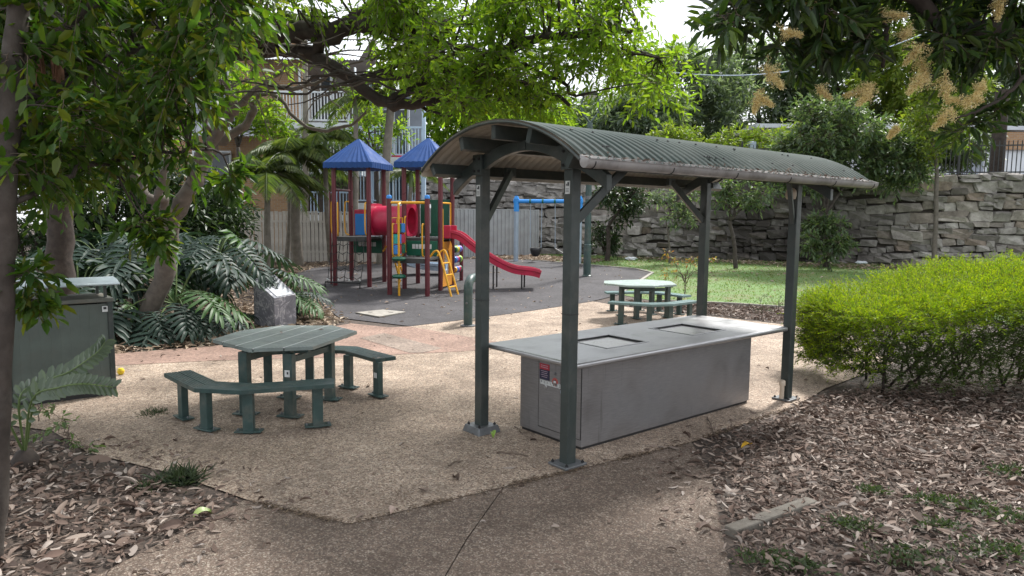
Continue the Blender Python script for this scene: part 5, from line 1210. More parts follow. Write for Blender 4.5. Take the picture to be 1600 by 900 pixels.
# --- palms
def palm(label, base, top, r, nf, L, seed, m, sag=1.0):
    rr = random.Random(seed); base = np.asarray(base, float); top = np.asarray(top, float); t = empty('palm', base, 0, label, 'palm', 'palms before the brick building')
    q = spline([base - [0, 0, .05], (base + top) / 2 + [rr.uniform(-.1, .1), 0, 0], top], 10); R_ = taper(len(q), r * 1.25, r * .8, .03)
    MB().tube([p - base for p in q], R_, 12).build('trunk', BARK_P, t, smooth=True)
    MB().tube([top - base - [0, 0, .05], top - base + [0, 0, .55]], [r * .9, r * .35], 10).build('crownshaft', mat('palm_crownshaft', (.13, .19, .07), .5), t, smooth=True)
    for k in range(nf):
        az = 2 * pi * k / nf + rr.uniform(-.3, .3); el = rr.uniform(.15, 1.15); l = L * rr.uniform(.8, 1.1); d = np.array([cos(az) * cos(el), sin(az) * cos(el), sin(el)]); o = top - base + [0, 0, .45]
        n = 26; pts = [o + d * l * s - np.array([0, 0, l * .75 * sag * s ** 2.1]) for s in np.linspace(0, 1, n)]
        fr_ = empty('frond_tmp') if False else None
        mb = MB().tube(pts[::3] + [pts[-1]], taper(len(pts[::3]) + 1, .022, .006), 4); f = mb.build('frond', m, t)
        PP, DD, NN, S = [], [], [], []
        for i in range(4, n):
            s = i / (n - 1); tg = unit(pts[i] - pts[i - 1]); sd = unit(np.cross(tg, (0, 0, 1)))
            for sg in (-1, 1):
                for h in (0, .5):
                    PP.append(pts[i] - (pts[i] - pts[i - 1]) * h); DD.append(unit(sd * sg * .9 + tg * .55 + np.array([0, 0, -.35 - .25 * rr.random()]))); NN.append(np.array([rr.uniform(-.3, .3), rr.uniform(-.3, .3), 1])); S.append(l * .30 * math.sin(pi * (.18 + .78 * s)) * rr.uniform(.85, 1.1))
        tag(leaves('leaflets', np.array(PP), np.array(DD), np.array(NN), np.array(S), .085, m, f, True), kind='stuff')
    return t
LEAF_P = leafmat('palm_leaflet', [(.075, .11, .032), (.10, .14, .038), (.06, .09, .03), (.15, .18, .05)], .4, .45)
palm('thick grey palm trunk right of the philodendrons with low drooping fronds', G(466, 416), P(463, 268, 22.4), .16, 15, 2.3, 1, LEAF_P, 1.1)
palm('thin palm stem immediately left of the thick grey palm', G(447, 412), P(449, 255, 23.2), .065, 9, 1.8, 2, LEAF_P)
palm('thin leaning palm beside the left post of the play tower', G(518, 412), P(508, 240, 22.8), .085, 9, 1.7, 3, LEAF_P)
palm('palm with a curved pale trunk rising between the two blue roofs', np.array([P(596, 395, 24.0)[0], 24.0, .45]), P(612, 150, 23.4), .15, 10, 2.2, 4, LEAF_P, .95)
palm('slim palm stem behind the left side of the play tower', np.array([P(553, 400, 23.2)[0], 23.2, .43]), P(556, 178, 23.2), .09, 9, 1.7, 5, LEAF_P)
palm('tall slender palm stem crossing the brick wall', np.array([P(472, 400, 25.6)[0], 25.8, .45]), P(476, 60, 25.8), .11, 9, 2.0, 6, LEAF_P)
palm('low palm with spreading fronds in the fence corner', np.array([P(420, 400, 21.0)[0], 21.0, .25]), P(418, 300, 21.), .10, 14, 2.2, 7, LEAF_P, .95)
palm('small palm clump behind the middle of the play tower', np.array([P(640, 400, 24.6)[0], 24.6, .45]), P(642, 290, 24.6), .08, 9, 1.5, 8, LEAF_P)
# --- philodendrons: every leaf a part
PHIL = leafmat('philodendron_leaf', [(.022, .044, .034), (.030, .056, .042), (.020, .038, .030)], .18, .5, None, .28)
PHIL2 = leafmat('young_philodendron_leaf', [(.045, .10, .03), (.055, .115, .035)], .22, .48, None, .28)
STALK = mat('green_stalk', (.10, .15, .05), .45, 0, .2, 6)
def phil_leaf(seed, m):
    rr = random.Random(seed); mb = MB(); n = 9
    def mid(s): return np.array([s, 0, .10 * s - .34 * s * s])
    mb.strip([mid(s) + [0, -.06 * (1 - s * .8), .0] for s in np.linspace(-.05, 1.0, 8)], [mid(s) + [0, 0, -.012] for s in np.linspace(-.05, 1.0, 8)])
    mb.strip([mid(s) + [0, 0, -.012] for s in np.linspace(-.05, 1.0, 8)], [mid(s) + [0, .06 * (1 - s * .8), 0.] for s in np.linspace(-.05, 1.0, 8)])
    for sg in (-1, 1):
        for k in range(n):
            s = -.02 + .95 * k / (n - 1); a = radians(118 - 98 * (k / (n - 1)) ** .9) ; l = (.30 + .24 * sin(pi * (.25 + .62 * k / n))) * rr.uniform(.9, 1.1); w = .062
            d = np.array([cos(a), sg * sin(a), 0]); sd = np.array([-sin(a) * sg * sg, sg * cos(a), 0]); o = mid(s) + [0, sg * .015, .0]
            A, M_, B = [], [], []
            for t in (0, .25, .5, .75, .92, 1.0):
                c = o + d * l * t + np.array([0, 0, .10 * l * t - .55 * l * t * t + .02 * rr.uniform(-1, 1)]); ww = w * (.75 + .55 * sin(pi * min(1, t * 1.05))) * (1 if t < .95 else .12) * .62
                wv = .012 * sin(t * 14 + k)
                A.append(c + sd * ww + [0, 0, wv]); M_.append(c + [0, 0, -.010]); B.append(c - sd * ww + [0, 0, -wv])
            mb.strip(A, M_); mb.strip(M_, B)
    return mb.mesh('leaf', m, True, 3)
PL = [phil_leaf(i, PHIL) for i in range(3)] + [phil_leaf(9, PHIL2)]
def philodendron(label, base, specs, trunk=.4, tilt=(0, 0)):
    base = np.asarray(base, float); t = empty('philodendron', base, 0, label, 'plant', 'split-leaf philodendrons in the left bed')
    cr_ = np.array([tilt[0], tilt[1], trunk]); q = spline([(0, 0, -.03), cr_ * .5 + [.03, 0, 0], cr_], 5)
    MB().tube(q, taper(len(q), .06, .045, .12), 8).build('stem', BARK_M, t, smooth=True)
    for (az, el, pl, sz, var) in specs:
        a = radians(az); e = radians(el); d = np.array([cos(a) * cos(e), sin(a) * cos(e), sin(e)]); tip = cr_ + d * pl - np.array([0, 0, .22 * pl * pl])
        mid_ = cr_ + d * pl * .55 + np.array([0, 0, .06]); pts = spline([cr_, mid_, tip], 5); sk = MB().tube(pts, taper(len(pts), .016, .010), 6).build('leaf_stalk', STALK, t, smooth=True)
        o = link('leaf', PL[var], t); dd = unit([d[0], d[1], d[2] * .3 - rnd.uniform(.25, .75)]); x, y, z = frame(dd); ro = rnd.uniform(-.4, .4); y2 = y * cos(ro) + z * sin(ro); z2 = np.cross(x, y2)
        M4 = Matrix(((x[0], y2[0], z2[0], tip[0]), (x[1], y2[1], z2[1], tip[1]), (x[2], y2[2], z2[2], tip[2]), (0, 0, 0, 1))); o.matrix_local = M4 @ Matrix.Scale(sz, 4)
    return t
def specs(n, seed, pl=(.5, .95), sz=(.5, .72), az0=0, azr=360, el=(12, 70), young=.12):
    rr = random.Random(seed); return [(az0 + azr * k / n + rr.uniform(-16, 16), rr.uniform(*el), rr.uniform(*pl), rr.uniform(*sz), 3 if rr.random() < young else rr.randrange(3)) for k in range(n)]
B = lambda x, y, D: np.array([P(x, 400, D)[0], D, gz(D)])
philodendron('large philodendron with long bare stalks right beside the bin', B(272, 0, 11.9), [(-88, -8, .72, .86, 0), (-55, 12, .6, .6, 1), (-5, 30, .62, .72, 3), (-30, 30, .7, .66, 3), (175, 18, 1.25, .62, 1), (160, 38, 1.1, .7, 2), (-125, 10, .9, .7, 2), (-150, 25, .9, .7, 0), (60, 55, 1., .7, 1), (110, 60, 1.1, .7, 0), (20, 62, 1.2, .75, 2), (-40, 5, .55, .6, 1), (200, 50, 1.0, .7, 0)], .55)
philodendron('low philodendron spreading on the ground between bin and plinth', B(318, 0, 12.5), specs(11, 3, (.3, .55), (.45, .6), el=(0, 35)), .18)
philodendron('philodendron behind the pale bin lid', B(120, 0, 11.6), specs(13, 4, (.6, 1.0), (.6, .8)), .6)
philodendron('philodendron at the foot of the gnarled tree trunk', B(205, 0, 12.6), specs(14, 5, (.6, 1.1), (.6, .85), el=(20, 75)), .9)
philodendron('tall philodendron in front of the paling fence left end', B(335, 0, 13.4), specs(13, 6, (.6, 1.0), (.6, .85), el=(15, 75)), 1.15)
philodendron('philodendron draping its leaves over the marble plinth', B(403, 0, 13.5), [(-50, 62, .50, .42, 1), (-120, 50, .5, .42, 2), (-10, 55, .62, .5, 0), (20, 35, .7, .6, 3), (70, 40, .8, .6, 1), (130, 45, .8, .65, 0), (180, 40, .8, .65, 2), (215, 30, .7, .6, 1), (-5, 10, .6, .5, 3)], .62)
philodendron('small philodendron behind the right side of the plinth', B(462, 0, 13.9), specs(9, 8, (.3, .6), (.4, .55), el=(5, 60)), .25)
philodendron('philodendron half hidden behind the left trunk', B(40, 0, 12.4), specs(12, 9, (.6, 1.0), (.6, .8)), .7)
philodendron('philodendron in the gap between bin and left trunk', B(-40, 0, 10.6), specs(10, 10, (.5, .9), (.6, .75)), .4)
philodendron('philodendron right of the bin with leaves touching the pink path', B(222, 0, 11.6), specs(10, 12, (.3, .55), (.5, .65), el=(-2, 45)), .2)
philodendron('philodendron further back between the two tree trunks', B(165, 0, 14.2), specs(12, 13, (.7, 1.1), (.65, .9), el=(20, 75)), 1.0)
philodendron('philodendron on the leaf litter behind the tall one', B(290, 0, 15.2), specs(11, 14, (.6, 1.), (.65, .9), el=(20, 75)), 1.0)

# --- cycad fronds in front of the bin, each a part
CY = leafmat('cycad_leaflet', [(.075, .105, .065), (.09, .125, .08), (.06, .09, .055)], .2, .3, None, .6)
cb = np.array([-3.98, 5.62, 0.02]); cyc = empty('cycad', cb, 0, 'young cycad with arching fronds in front of the bin', 'plant')
MB().lathe([(.09, -.03), (.10, .06), (.06, .13), (.02, .15)], (0, 0, 0), 10).build('stem', BARK_D, cyc, smooth=True)
def frond_to(pts, ls):
    pts = [p - cb for p in spline(pts, 5)]; f = MB().tube(pts, taper(len(pts), .010, .004), 6).build('frond', STALK, cyc, smooth=True); n = len(pts); mb = MB()
    for i in range(3, n):
        s = i / (n - 1); tg = unit(pts[i] - pts[i - 1]); vw = unit([0, -1, .35]); sd = unit(np.cross(tg, vw))
        for sg in (-1, 1):
            l = ls * (1 - .35 * s) * (.7 if s < .3 else 1); d = unit(sd * sg * .85 + tg * .55); o = pts[i]; x, y, z = frame(d, vw); w2 = l * .25
            mb.add([o, o + x * l * .3 + y * w2 + vw * .006, o + x * l * .75 + y * w2 * .9, o + x * l - vw * .01, o + x * l * .75 - y * w2 * .9, o + x * l * .3 - y * w2 + vw * .006], [(0, 1, 2, 3), (0, 3, 4, 5)])
    tag(mb.build('leaflets', CY, f), kind='stuff')
frond_to([cb + [0, 0, .1], P(60, 610, 5.45), P(110, 580, 5.45), P(150, 552, 5.5), P(164, 535, 5.55)], .13)
frond_to([cb + [0, 0, .1], P(50, 625, 5.35), P(90, 606, 5.3), P(130, 600, 5.3), P(176, 605, 5.35)], .13)
frond_to([cb + [0, 0, .1], P(30, 625, 5.5), P(60, 600, 5.6), P(115, 592, 5.6), P(140, 598, 5.6)], .11)
frond_to([cb + [0, 0, .1], P(0, 640, 5.4), P(-40, 630, 5.3), P(-80, 650, 5.2)], .12)

# --- feathery hedge
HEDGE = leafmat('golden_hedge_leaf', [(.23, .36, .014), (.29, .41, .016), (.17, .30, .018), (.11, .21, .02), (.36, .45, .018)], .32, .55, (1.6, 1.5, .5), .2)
hg0 = G(1420, 632); hg = empty('golden_hedge', hg0, 0, 'feathery golden green hedge bush at the right edge behind the leaf litter', 'hedge')
def hedge_top(x, y):       # height of the clipped mound
    a = np.clip((x - 3.5) / 1.7, 0, 1); return .98 + .42 * np.clip((x - 4.6) / 2.0, 0, 1) + .045 * np.sin(x * 5) * np.cos(y * 4) + .035 * np.sin(x * 11.3 + y * 6) * np.cos(y * 9 - x * 3)
n = 5200; PPx = []
lo = np.array([3.62, 8.05]); hi = np.array([9.2, 10.8])
def inside(x, y): return ((x - 6.72) / 2.74) ** 4 + ((y - 9.4 - .12 * (x - 6)) / 1.45) ** 2 < 1
q = RNG.uniform((3.4, 7.7), (9.4, 11.4), (40000, 2)); q = q[inside(q[:, 0], q[:, 1])]
q1 = q[:4300]; C1 = np.c_[q1, hedge_top(q1[:, 0], q1[:, 1]) - RNG.exponential(.07, len(q1)) + (RNG.random(len(q1)) < .06) * RNG.uniform(.03, .12, len(q1))]
# side shell
th = RNG.uniform(0, 2 * pi, 16000); x = 6.5 + 2.9 * np.sign(np.cos(th)) * np.abs(np.cos(th)) ** .5; x = RNG.uniform(4.0, 9.4, 7600); y = 9.4 + .12 * (x - 6) - 1.45 * np.sqrt(np.clip(1 - ((x - 6.72) / 2.74) ** 4, 0, 1)); lf = RNG.random(7600) < .16; x = np.where(lf, RNG.uniform(3.98, 4.3, 7600), x); y = np.where(lf, RNG.uniform(8.5, 9.9, 7600), y)
h = hedge_top(x, y); z = h * (1 - RNG.uniform(0, 1, len(x)) ** 1.25 * .82); ins = RNG.uniform(0, 1, len(x)) ** 1.6 * .75; y = y + (9.6 - y) * ins
C2 = np.c_[x, y, z]; C2 = C2[(C2[:, 2] > .26) | (RNG.random(len(C2)) < .6)]; HC = np.concatenate([C1, C2]); HC[:, 2] = np.maximum(HC[:, 2], .06)
n = len(HC); d = rand_dir(n); outw = np.c_[(HC[:, 0] - 6.5) / 9, (HC[:, 1] - 9.7) / 2.2, np.full(n, .25)]; outw[:len(C1), 2] = .9; d = nrm_(d * .62 + outw)
PP, DD, NN, S = [], [], [], []; ln = RNG.uniform(.13, .28, n)
for k in range(12):
    t = (k + .6) / 12; p = HC + d * (ln * t)[:, None]; p[:, 2] -= .12 * ln * t * t; sd = nrm_(np.cross(d, rand_dir(n) + np.array([0, 0, 1.5]))) * (1 if k % 2 else -1)
    PP.append(p); DD.append(nrm_(d * .75 + sd * .75)); NN.append(rand_dir(n) + np.array([0, 0, .8])); S.append(RNG.uniform(.040, .066, n) * (1.15 - .5 * t))
HEDGE2 = leafmat('shaded_hedge_leaf', [(.050, .085, .020), (.065, .11, .022), (.038, .068, .018), (.09, .14, .022)], .28, .5, (1.6, 1.6, .5), .25)  # darker copy: shade on the hedge front put into the leaf colour
PP, DD, NN, S = (np.concatenate(q) for q in (PP, DD, NN, S)); shaded = np.tile(HC[:, 2] < hedge_top(HC[:, 0], HC[:, 1]) - .20 - RNG.uniform(0, .22, n), 12)
shaded &= ~np.tile((HC[:, 0] < 4.4) & (RNG.random(n) < .6), 12)
for nm_, k_, m_ in (('lit_foliage', ~shaded, HEDGE), ('shaded_foliage', shaded, HEDGE2)): tag(leaves(nm_, PP[k_], DD[k_], NN[k_], S[k_], .25, m_, hg, True, hg0), kind='stuff')  # lit top and shaded front put into two leaf colours
tag(twig_mesh('twigs', HC - d * .06, HC + d * (ln * .4)[:, None], HC + d * ln[:, None], .0022, TWIG, hg, hg0), kind='stuff')
mb = MB()
for k in range(46):
    bx = rnd.uniform(4.4, 8.8); by = 9.3 + .12 * (bx - 6) + rnd.uniform(-.75, .7); b0 = np.array([bx, by, 0]); e = b0 + [rnd.uniform(-.7, .7), rnd.uniform(-.7, .5), rnd.uniform(.55, 1.0)]
    mb.tube([p - hg0 for p in wob([b0, (b0 + e) / 2 + [rnd.uniform(-.12, .12), rnd.uniform(-.1, .1), .05], e], .015, 4)], taper(9, .018, .006), 5)
mb.build('stems', BARK_D, hg, smooth=True, angle=2)

# --- red tipped sapling by the far table, seedlings and tufts
def sapling(name, label, base, h, C, m, L, n=6, nl=6, r=.011, wr=.4, cat='sapling', bark=TWIG, R=.14, group=None):
    base = np.asarray(base, float); C = np.asarray(C); limbs = [([base, base + [.02, 0, h * .4], base + [0, 0, h * .62]], r, r * .6, .01)] + [([base + [0, 0, h * rnd.uniform(.15, .5)], (base + [0, 0, h * .5] + c) / 2, c], r * .6, r * .25, .02) for c in C]
    return tree(name, label, cat, base, limbs, C, np.full(len(C), R), n, nl, L, wr, m, bark, group, link_r=0, twigr=.003, n=5)
REDTIP = leafmat('red_tipped_leaf', [(.15, .19, .04), (.34, .10, .05), (.20, .20, .05), (.40, .17, .06), (.12, .17, .05)], .4, .5)
g = G(1069, 466); sapling('sapling', 'bare stemmed sapling with red tips between the far table and back shelter post', g, 1.0, [P(1040, 395, g[1]), P(1052, 408, g[1]), P(1085, 402, g[1]), P(1095, 405, g[1] - .3), P(1075, 412, g[1]), P(1045, 425, g[1]), P(1112, 405, g[1]), P(1060, 425, g[1])], REDTIP, .085, 5, 5, .016, R=.17)
SEED = leafmat('seedling_leaf', [(.09, .14, .06), (.12, .18, .07), (.16, .21, .09)], .35, .4)
g = G(105, 700); sapling('seedling', 'pale leafed seedling standing in the leaf litter below the cycad', g, .40, [P(85, 668, g[1]), P(112, 690, g[1] - .05), P(135, 698, g[1] - .1), P(62, 675, g[1]), P(100, 655, g[1])], SEED, .07, 4, 4, .006, R=.09)
g = G(60, 660); sapling('seedling', 'small seedling with yellowish leaves at the foot of the cycad fronds', g, .30, [P(88, 636, g[1]), P(120, 662, g[1]), P(70, 640, g[1])], SEED, .06, 4, 4, .006, R=.07)
def tuft(label, c, n, L, m, r, name='grass_tuft'):
    c = np.asarray(c, float); d = rand_dir(n, .55, .5); d[:, 2] = np.abs(d[:, 2]); p = c + np.c_[RNG.normal(0, r, (n, 2)), np.zeros(n)]
    t = leaves(name, p, d, rand_dir(n), L * RNG.uniform(.6, 1.2, n), .06, m, None, True, c); t.location = c; return tag(t, label, 'grass tuft', None, 'stuff' if name == 'needle_clump' else None)
TUFT = leafmat('grey_green_blade', [(.06, .085, .05), (.08, .105, .06), (.05, .07, .04)], .3, .6)
tuft('grey green grass tuft at the edge of the front left leaf litter', G(282, 752), 420, .14, TUFT, .07)
tuft('smaller grass tuft left of the grey green one in the leaf litter', G(228, 765), 130, .10, TUFT, .05)
tuft('flattened clump of dry green needles on the tan paving', G(240, 647), 260, .07, TUFT, .07, 'needle_clump')

# ------------------------------------------------------------------ grass and leaf litter
BLADE = leafmat('lawn_blade', [(.11, .19, .038), (.14, .23, .045), (.09, .155, .035), (.20, .24, .07), (.27, .24, .12)], .35, .6)
q = in_poly(LAWNP, 42000); z = gz(q[:, 1]) + .008; n = len(q); d = rand_dir(n, .8, .4); d[:, 2] = np.abs(d[:, 2])
o = leaves('lawn_grass', np.c_[q, z], d, rand_dir(n), RNG.uniform(.04, .09, n), .22, BLADE, None, True); tag(o, kind='stuff')
T9 = []
for s_ in (0, .25, .5, .75, 1.0):
    w_ = .5 * sin(pi * (.06 + .88 * s_)) ** .75; b_ = -.07 * (2 * s_ - 1) ** 2 + .04
    T9 += [(s_, w_, b_ + .10 * w_ * 2), (s_, 0, b_ - .03), (s_, -w_, b_ + .13 * w_ * 2)]
T9 = np.array(T9); F9 = [(3 * i + j, 3 * i + j + 1, 3 * i + j + 4, 3 * i + j + 3) for i in range(4) for j in range(2)]
def litter(name, poly, n, L, jit, m=LITTER, zmax=.03, wr=.42, tilt=.55, t4=False):
    q = in_poly(poly, n) + RNG.normal(0, jit, (n, 2)); z = gz(q[:, 1]) + .012 + RNG.uniform(0, 1, n) ** 2 * zmax; a = RNG.uniform(0, 2 * pi, n)
    d = np.c_[np.cos(a), np.sin(a), RNG.normal(0, .22, n)]; N = np.c_[RNG.normal(0, tilt, (n, 2)), np.ones(n)]; L_ = L * np.exp(RNG.normal(0, .28, n))
    W = RNG.uniform(wr * .5, wr * 1.25, n); Q = np.c_[q, z + .01]
    if t4: return tag(leaves(name, Q, d, N, L_, W, m, None, True, None, 1.5), kind='stuff')
    D = nrm_(d); sd = nrm_(np.cross(N, D)); Nn = np.cross(D, sd); cu = RNG.normal(.3, .85, n)[:, None]; S_ = L_[:, None]; bend = RNG.normal(0, .12, n)[:, None]
    V = np.stack([Q + S_ * (t[0] * D + (t[1] * W[:, None] + bend * t[0] * t[0]) * sd + t[2] * cu * Nn) for t in T9], 1)
    V[:, :, 2] = np.maximum(V[:, :, 2], (gz(V[:, :, 1]) + .013))
    return tag(np_mesh(name, V, F9, n, 15, m), kind='stuff')
FL_ = [(-9, 6.55), (-5.4, 6.75), (-4.45, 6.35), (-3.75, 5.85), (-2.75, 5.35), (-1.98, 4.9), (-1.95, 4.75), (-2.35, 3.9), (-2.9, 2.9), (-3.4, 1.5), (-9, 1.5)]
litter('leaf_litter', FL_, 8000, .060, .05, zmax=.05); litter('leaf_litter', FL_, 6000, .036, .10, zmax=.02)
litter('leaf_litter', [(-4.2, 6.2), (-2.6, 5.2), (-2.0, 4.8), (-2.9, 3.0), (-4.2, 3.0)], 900, .078, .06, zmax=.05)
FR_ = [(1.66, 5.85), (1.85, 6.55), (2.6, 7.15), (3.25, 7.7), (3.9, 8.4), (5.0, 8.9), (9.5, 9.6), (9.5, 1.5), (.95, 1.8), (1.38, 4.0)]
litter('leaf_litter', FR_, 13000, .062, .04, zmax=.05, wr=.34); litter('leaf_litter', FR_, 12000, .038, .06, zmax=.03, wr=.36)
litter('leaf_litter', [(1.25, 3.2), (4.6, 3.2), (5, 6), (1.75, 6)], 2600, .066, .05, zmax=.04, wr=.34); litter('leaf_litter', [(1.25, 3.2), (4.6, 3.2), (5, 6), (1.75, 6)], 5000, .032, .05, zmax=.02, wr=.4)
litter('leaf_litter', [(1.95, 6.3), (2.6, 6.95), (3.6, 8.0), (5.2, 8.6), (6.5, 7.4), (3.6, 5.6)], 5200, .064, .10, zmax=.10, wr=.30)
ML_ = [(-10, 9.85), (-5.8, 10.4), (-4.4, 11.25), (-3.2, 13.55), (-3.5, 14.2), (-4.3, 16.0), (-4.9, 17.6), (-6.6, 20.2), (-6.3, 22.6), (-2.5, 25.6), (-1.8, 26.6), (-4.2, 25.5), (-4.3, 24.2), (-13, 23.7), (-14, 11)]
LIT2 = leafmat('pale_dry_leaf', [(.33, .25, .18), (.24, .17, .12), (.40, .32, .24), (.17, .12, .09), (.46, .38, .30)], .15, .7, (1, 1, 1), .3)
litter('leaf_litter', ML_, 11500, .13, .05, LIT2, .05, t4=True)
litter('leaf_litter', [(-8.5, 9.95), (-5.8, 10.4), (-4.4, 11.3), (-3.3, 13.6), (-4.4, 16.2), (-5.6, 16.2), (-8, 13.0)], 5500, .11, .08, LIT2, .05, t4=True)
litter('leaf_litter', [(-1.6, 26.2), (.5, 26.0), (1.6, 25.1), (2.6, 24.6), (3.4, 26.0), (1.0, 28.3), (-1.2, 27.2)], 2600, .13, .1, LIT2, .05, t4=True)
litter('leaf_litter', [(2.4, 16.6), (3.6, 16.8), (5.1, 16.5), (7.5, 15.5), (9.5, 14.2), (7, 12.9), (6.1, 13.2), (5.0, 14.4), (3.9, 15.3), (2.8, 16.1)], 4200, .10, .06, LITTER, .04, t4=True)
litter('leaf_litter', [(4.2, 28.0), (8.5, 26.1), (17.8, 23.6), (24, 21.8), (24, 20.6), (17, 22.4), (8.5, 24.8), (4.4, 26.6)], 2600, .13, .2, LIT2, .04, t4=True)
litter('leaf_litter', LAWNP, 700, .12, .1, LIT2, .05, t4=True)
litter('leaf_litter', PATIO, 230, .055, 0, LITTER, .008, tilt=.15); litter('leaf_litter', RUB, 260, .10, 0, LIT2, .02, tilt=.2, t4=True)
litter('leaf_litter', [(-1.9, 4.9), (1.7, 6.4), (1.3, 4), (1.0, 2), (-2.9, 2)], 60, .05, 0, LITTER, .008, tilt=.15)
STK = []
for nm_, poly_, cnt_ in (('twigs', FL_, 260), ('twigs', FR_, 420)):
    q = in_poly(poly_, cnt_); a = RNG.uniform(0, 6.28, cnt_); l = RNG.uniform(.05, .22, cnt_)[:, None]; d = np.c_[np.cos(a), np.sin(a), RNG.normal(0, .06, cnt_)]; s0_ = np.c_[q, RNG.uniform(.02, .05, cnt_)]; e0_ = s0_ + d * l
    tag(twig_mesh('fallen_twigs', s0_, (s0_ + e0_) / 2 + RNG.normal(0, .008, (cnt_, 3)), e0_, .0035, BARK_M), kind='stuff')
SPECK = leafmat('broken_leaf_bits', [(.10, .07, .05), (.16, .11, .08), (.24, .18, .12), (.07, .05, .035)], .1, .8, (1, 1, 1))
litter('leaf_litter', [(1.3, 4.2), (1.6, 5.7), (1.75, 6.4), (2.4, 7.0), (2.2, 7.1), (1.3, 6.2), (1.1, 4.2)], 130, .06, .12, zmax=.01, tilt=.2); litter('leaf_litter', [(-3.9, 6.2), (-2.7, 5.5), (-1.8, 5.0), (-2.2, 3.7), (-2.0, 3.7), (-1.5, 5.1), (-2.6, 5.8), (-3.7, 6.5)], 190, .055, .12, zmax=.01, tilt=.2)
litter('leaf_crumbs', PATIO, 5200, .016, 0, SPECK, .004, wr=.5, tilt=.2, t4=True); litter('leaf_crumbs', [(-1.9, 4.9), (1.7, 6.4), (1.3, 4), (1.0, 2), (-2.9, 2)], 1500, .014, 0, SPECK, .004, wr=.4, tilt=.2, t4=True)
# drift of crumbs along the slab edge
e = [np.array(p) for p in ((-1.86, 4.95), (-1.09, 4.61), (1.74, 6.47), (3.2, 7.75))]; qs = []
for a, b in zip(e[:-1], e[1:]): qs.append(a + (b - a) * RNG.uniform(0, 1, (int(700 * np.linalg.norm(b - a)), 1)))
q = np.concatenate(qs); q = q + RNG.normal(0, .022, q.shape); q = q[RNG.random(len(q)) < .25 + .75 * (np.sin(q[:, 0] * 5.1) * np.sin(q[:, 0] * 2.3 + 1) > 0)]; n = len(q); a = RNG.uniform(0, 6.28, n)
tag(leaves('leaf_crumbs', np.c_[q, np.full(n, .015)], np.c_[np.cos(a), np.sin(a), RNG.normal(0, .1, n)], np.c_[RNG.normal(0, .2, (n, 2)), np.ones(n)], RNG.uniform(.008, .03, n), .5, SPECK, None, True), kind='stuff')
for k, (px, py, lab) in enumerate(((440, 521, 'dry brown leaf lying on the near picnic table top left of its middle'), (497, 516, 'pair of dry leaf scraps near the back of the near picnic table top'), (508, 555, 'dark dry leaf on the end of the bench behind the near picnic table'))):
    z_ = .775 if k < 2 else .475; p_ = Zp(px, py, z_) if k < 2 else np.array([-1.52, 7.92, z_]); a = RNG.uniform(0, 6.28, 2)
    tag(leaves('dry_leaf', np.c_[RNG.normal(0, .03, (2, 2)), np.zeros(2)], np.c_[np.cos(a), np.sin(a), [.1, .3]], np.array([[.2, .3, 1], [-.3, .2, 1]]), np.array([.07, .055]), .5, LITTER), lab, 'leaf', None, 'stuff').location = p_
# leaves caught on the roof by the gutter and on the tables
u = RNG.uniform(U0, U1, 420); v = -.405 + RNG.exponential(.018, 420); pts = np.array([[*(B2 + AV * a + BV * b)[:2], arc(b) + .022] for a, b in zip(u, v)]); a = RNG.uniform(0, 6.28, 420)
tag(leaves('roof_leaves', pts, np.c_[np.cos(a), np.sin(a), RNG.normal(0, .5, 420)], rand_dir(420), RNG.uniform(.02, .06, 420), .35, LITTER, None, True), kind='stuff')
# green weeds in the right litter
q = np.concatenate([G(x, y)[:2] + RNG.normal(0, (s * .9, s * .6), (int(190 * s / .1), 2)) for x, y, s in ((1200, 885, .10), (1330, 830, .09), (1420, 880, .14), (1520, 800, .12), (1585, 745, .14), (1560, 870, .14), (1470, 830, .08), (1360, 775, .06), (1250, 895, .08), (1590, 820, .12), (1450, 790, .08))]); n = len(q)
d = rand_dir(n, .5, .5); d[:, 2] = np.abs(d[:, 2]); tag(leaves('weeds', np.c_[q, np.full(n, .045)], d, rand_dir(n) + [0, 0, 1], RNG.uniform(.03, .06, n), .35, leafmat('weed_leaf', [(.05, .075, .03), (.062, .09, .035), (.045, .062, .03)], .25, .6), None, True), kind='stuff')
# shrubby ground plants in the mulch strip
for i, (px, py) in enumerate(((1215, 492), (1190, 500))):
    g = G(px, py); sapling('seedling', ('thin twiggy plant in the mulch strip near the right front post', 'low bare twig plant in the mulch strip left of the thin one')[i], g, .5, [g + [rnd.uniform(-.3, .3), rnd.uniform(-.2, .2), rnd.uniform(.2, .45)] for _ in range(6)], TUFT, .05, 3, 3, .008, R=.1)

# ------------------------------------------------------------------ small things lying about
g = G(189, 587); b = empty('ball', g + [0, 0, .012], 0, 'small yellow ball on the pink path beside the bin', 'ball')
MB().lathe([(.0, 0), (.028, .006), (.042, .03), (.045, .045), (.042, .06), (.028, .084), (0, .09)], (0, 0, 0), 18).build('shell', mat('lemon_yellow', (.78, .58, .03), .4), b, smooth=True); MB().lathe([(.0451, .042), (.0456, .045), (.0451, .048)], (0, 0, 0), 18).build('seam', YELLOW, b)
def bigleaf(label, px, py, L, m, name='fallen_leaf'):
    g = G(px, py); mb = MB(); n = 9; A, M_, B_ = [], [], []
    for i in range(n):
        s = i / (n - 1); w2 = .26 * L * sin(pi * min(1, .04 + s * .96)) ** .8; zz = .03 * sin(pi * s) + .018 * s; A.append((s * L, w2, zz + .03 * (w2 / L))); M_.append((s * L, 0, zz - .004)); B_.append((s * L, -w2, zz + .022))
    mb.strip(A, M_); mb.strip(M_, B_); o = mb.build(name, m, None, smooth=True, angle=3); o.location = g + [0, 0, .035]; o.rotation_euler = (.1, .05, rnd.uniform(0, 6)); return tag(o, label, 'leaf')
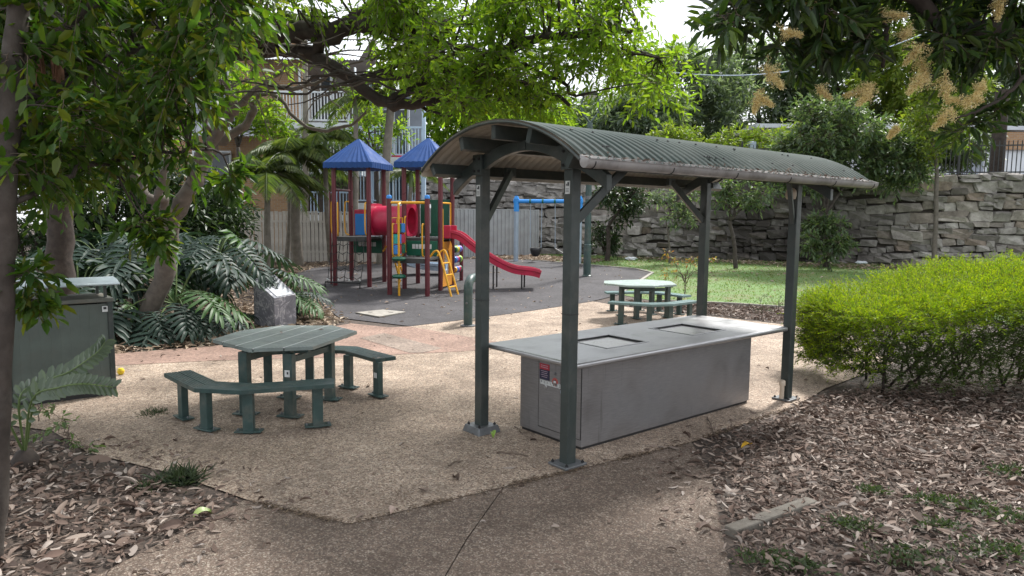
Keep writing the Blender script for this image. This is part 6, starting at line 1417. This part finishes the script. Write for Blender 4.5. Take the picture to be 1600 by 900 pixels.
bigleaf('bright yellow fallen leaf on the right leaf litter', 1158, 707, .13, mat('yellow_leaf', (.62, .36, .02), .6, 0, .2, 20))
bigleaf('green fallen leaf by the left front shelter post base', 771, 690, .10, mat('lime_leaf', (.22, .34, .06), .5, 0, .2, 20))
bigleaf('pale pink fallen leaf lying on the slab edge in the foreground', 622, 806, .10, mat('pale_leaf', (.42, .32, .27), .7, 0, .2, 20))
bigleaf('green and yellow fallen leaf at the front of the left litter', 333, 810, .13, mat('green_leaf', (.20, .27, .07), .5, 0, .2, 20))
def stick(label, a, b, r):
    a, b = G(*a) + [0, 0, .02], G(*b) + [0, 0, .02]; q = wob([a, (a + b) / 2 + [0, .01, .008], b], .006, 4); c = q[0]
    o = MB().tube([p - c for p in q], taper(len(q), r, r * .5, .2), 6).build('twig', TWIG, None, smooth=True, angle=2); o.location = c; tag(o, label, 'twig')
stick('dark twig on the paving in front of the barbecue end', (776, 711), (826, 716), .009); stick('dark crooked twig left of the barbecue end twig', (700, 731), (724, 724), .008)
stick('thin twig touching the corner of the barbecue cabinet', (804, 670), (817, 682), .006)
stick('long stick lying across the right litter', (1500, 768), (1575, 775), .009); stick('grey stick near the yellow leaf', (1105, 655), (1120, 690), .007)
PAPER = mat('pale_litter_paper', (.62, .66, .70), .6, 0, .1, 20)
for (px, py, lab) in ((986, 407, 'pale crumpled litter on the lawn right of the lamp post'), (1346, 413, 'pale crumpled litter on the lawn right of the round bush'), (1311, 409, 'flat pale litter at the wall foot behind the round bush'), (1455, 420, 'white scrap at the foot of the pale straight trunk')):
    g = G(px, py); rr = random.Random(px); bm = bmesh.new(); bmesh.ops.create_icosphere(bm, subdivisions=2, radius=.16)
    for v in bm.verts: v.co = Vector((v.co.x * 1.5 + rr.uniform(-.03, .03), v.co.y + rr.uniform(-.03, .03), v.co.z * .45 + rr.uniform(-.02, .02) + .06))
    o = bm_obj(bm, 'crumpled_litter', PAPER, None); o.location = g; tag(o, lab, 'litter')
# potted plant on the far wall
c = P(822, 305, 31.2); pt = empty('flower_pot', (c[0], c[1], 3.72), 0, 'orange pot with reddish flowers on the far wall above the swings', 'flower pot')
MB().lathe([(.16, 0), (.26, .5), (.29, .52), (.29, .60), (.24, .60), (.2, .55)], (0, 0, 0), 16).build('pot', ORANGE, pt, smooth=True, angle=.5)
n = 130; d = rand_dir(n, .6); d[:, 2] = np.abs(d[:, 2]); tag(leaves('flowers', np.c_[RNG.normal(0, .08, (n, 2)), RNG.uniform(.55, .8, n)], d, rand_dir(n), RNG.uniform(.12, .28, n), .45, leafmat('pink_orange_petal', [(.55, .12, .06), (.6, .28, .12), (.5, .1, .15)], .3, .6), pt, True), kind='stuff')
# electric cable in the distance
a, b = P(1130, 118, 40), P(1420, 62, 40); q = [a + (b - a) * t - np.array([0, 0, .5 * 4 * t * (1 - t)]) for t in np.linspace(-.6, 1.6, 20)]
cbl = MB().tube([p - a for p in q], .03, 5).build('power_cable', GREYBLUE, None); cbl.location = a; tag(cbl, 'thin pale power cable slung across the background trees', 'cable')
# the sky itself is the world; a thin note for the set-up ends here
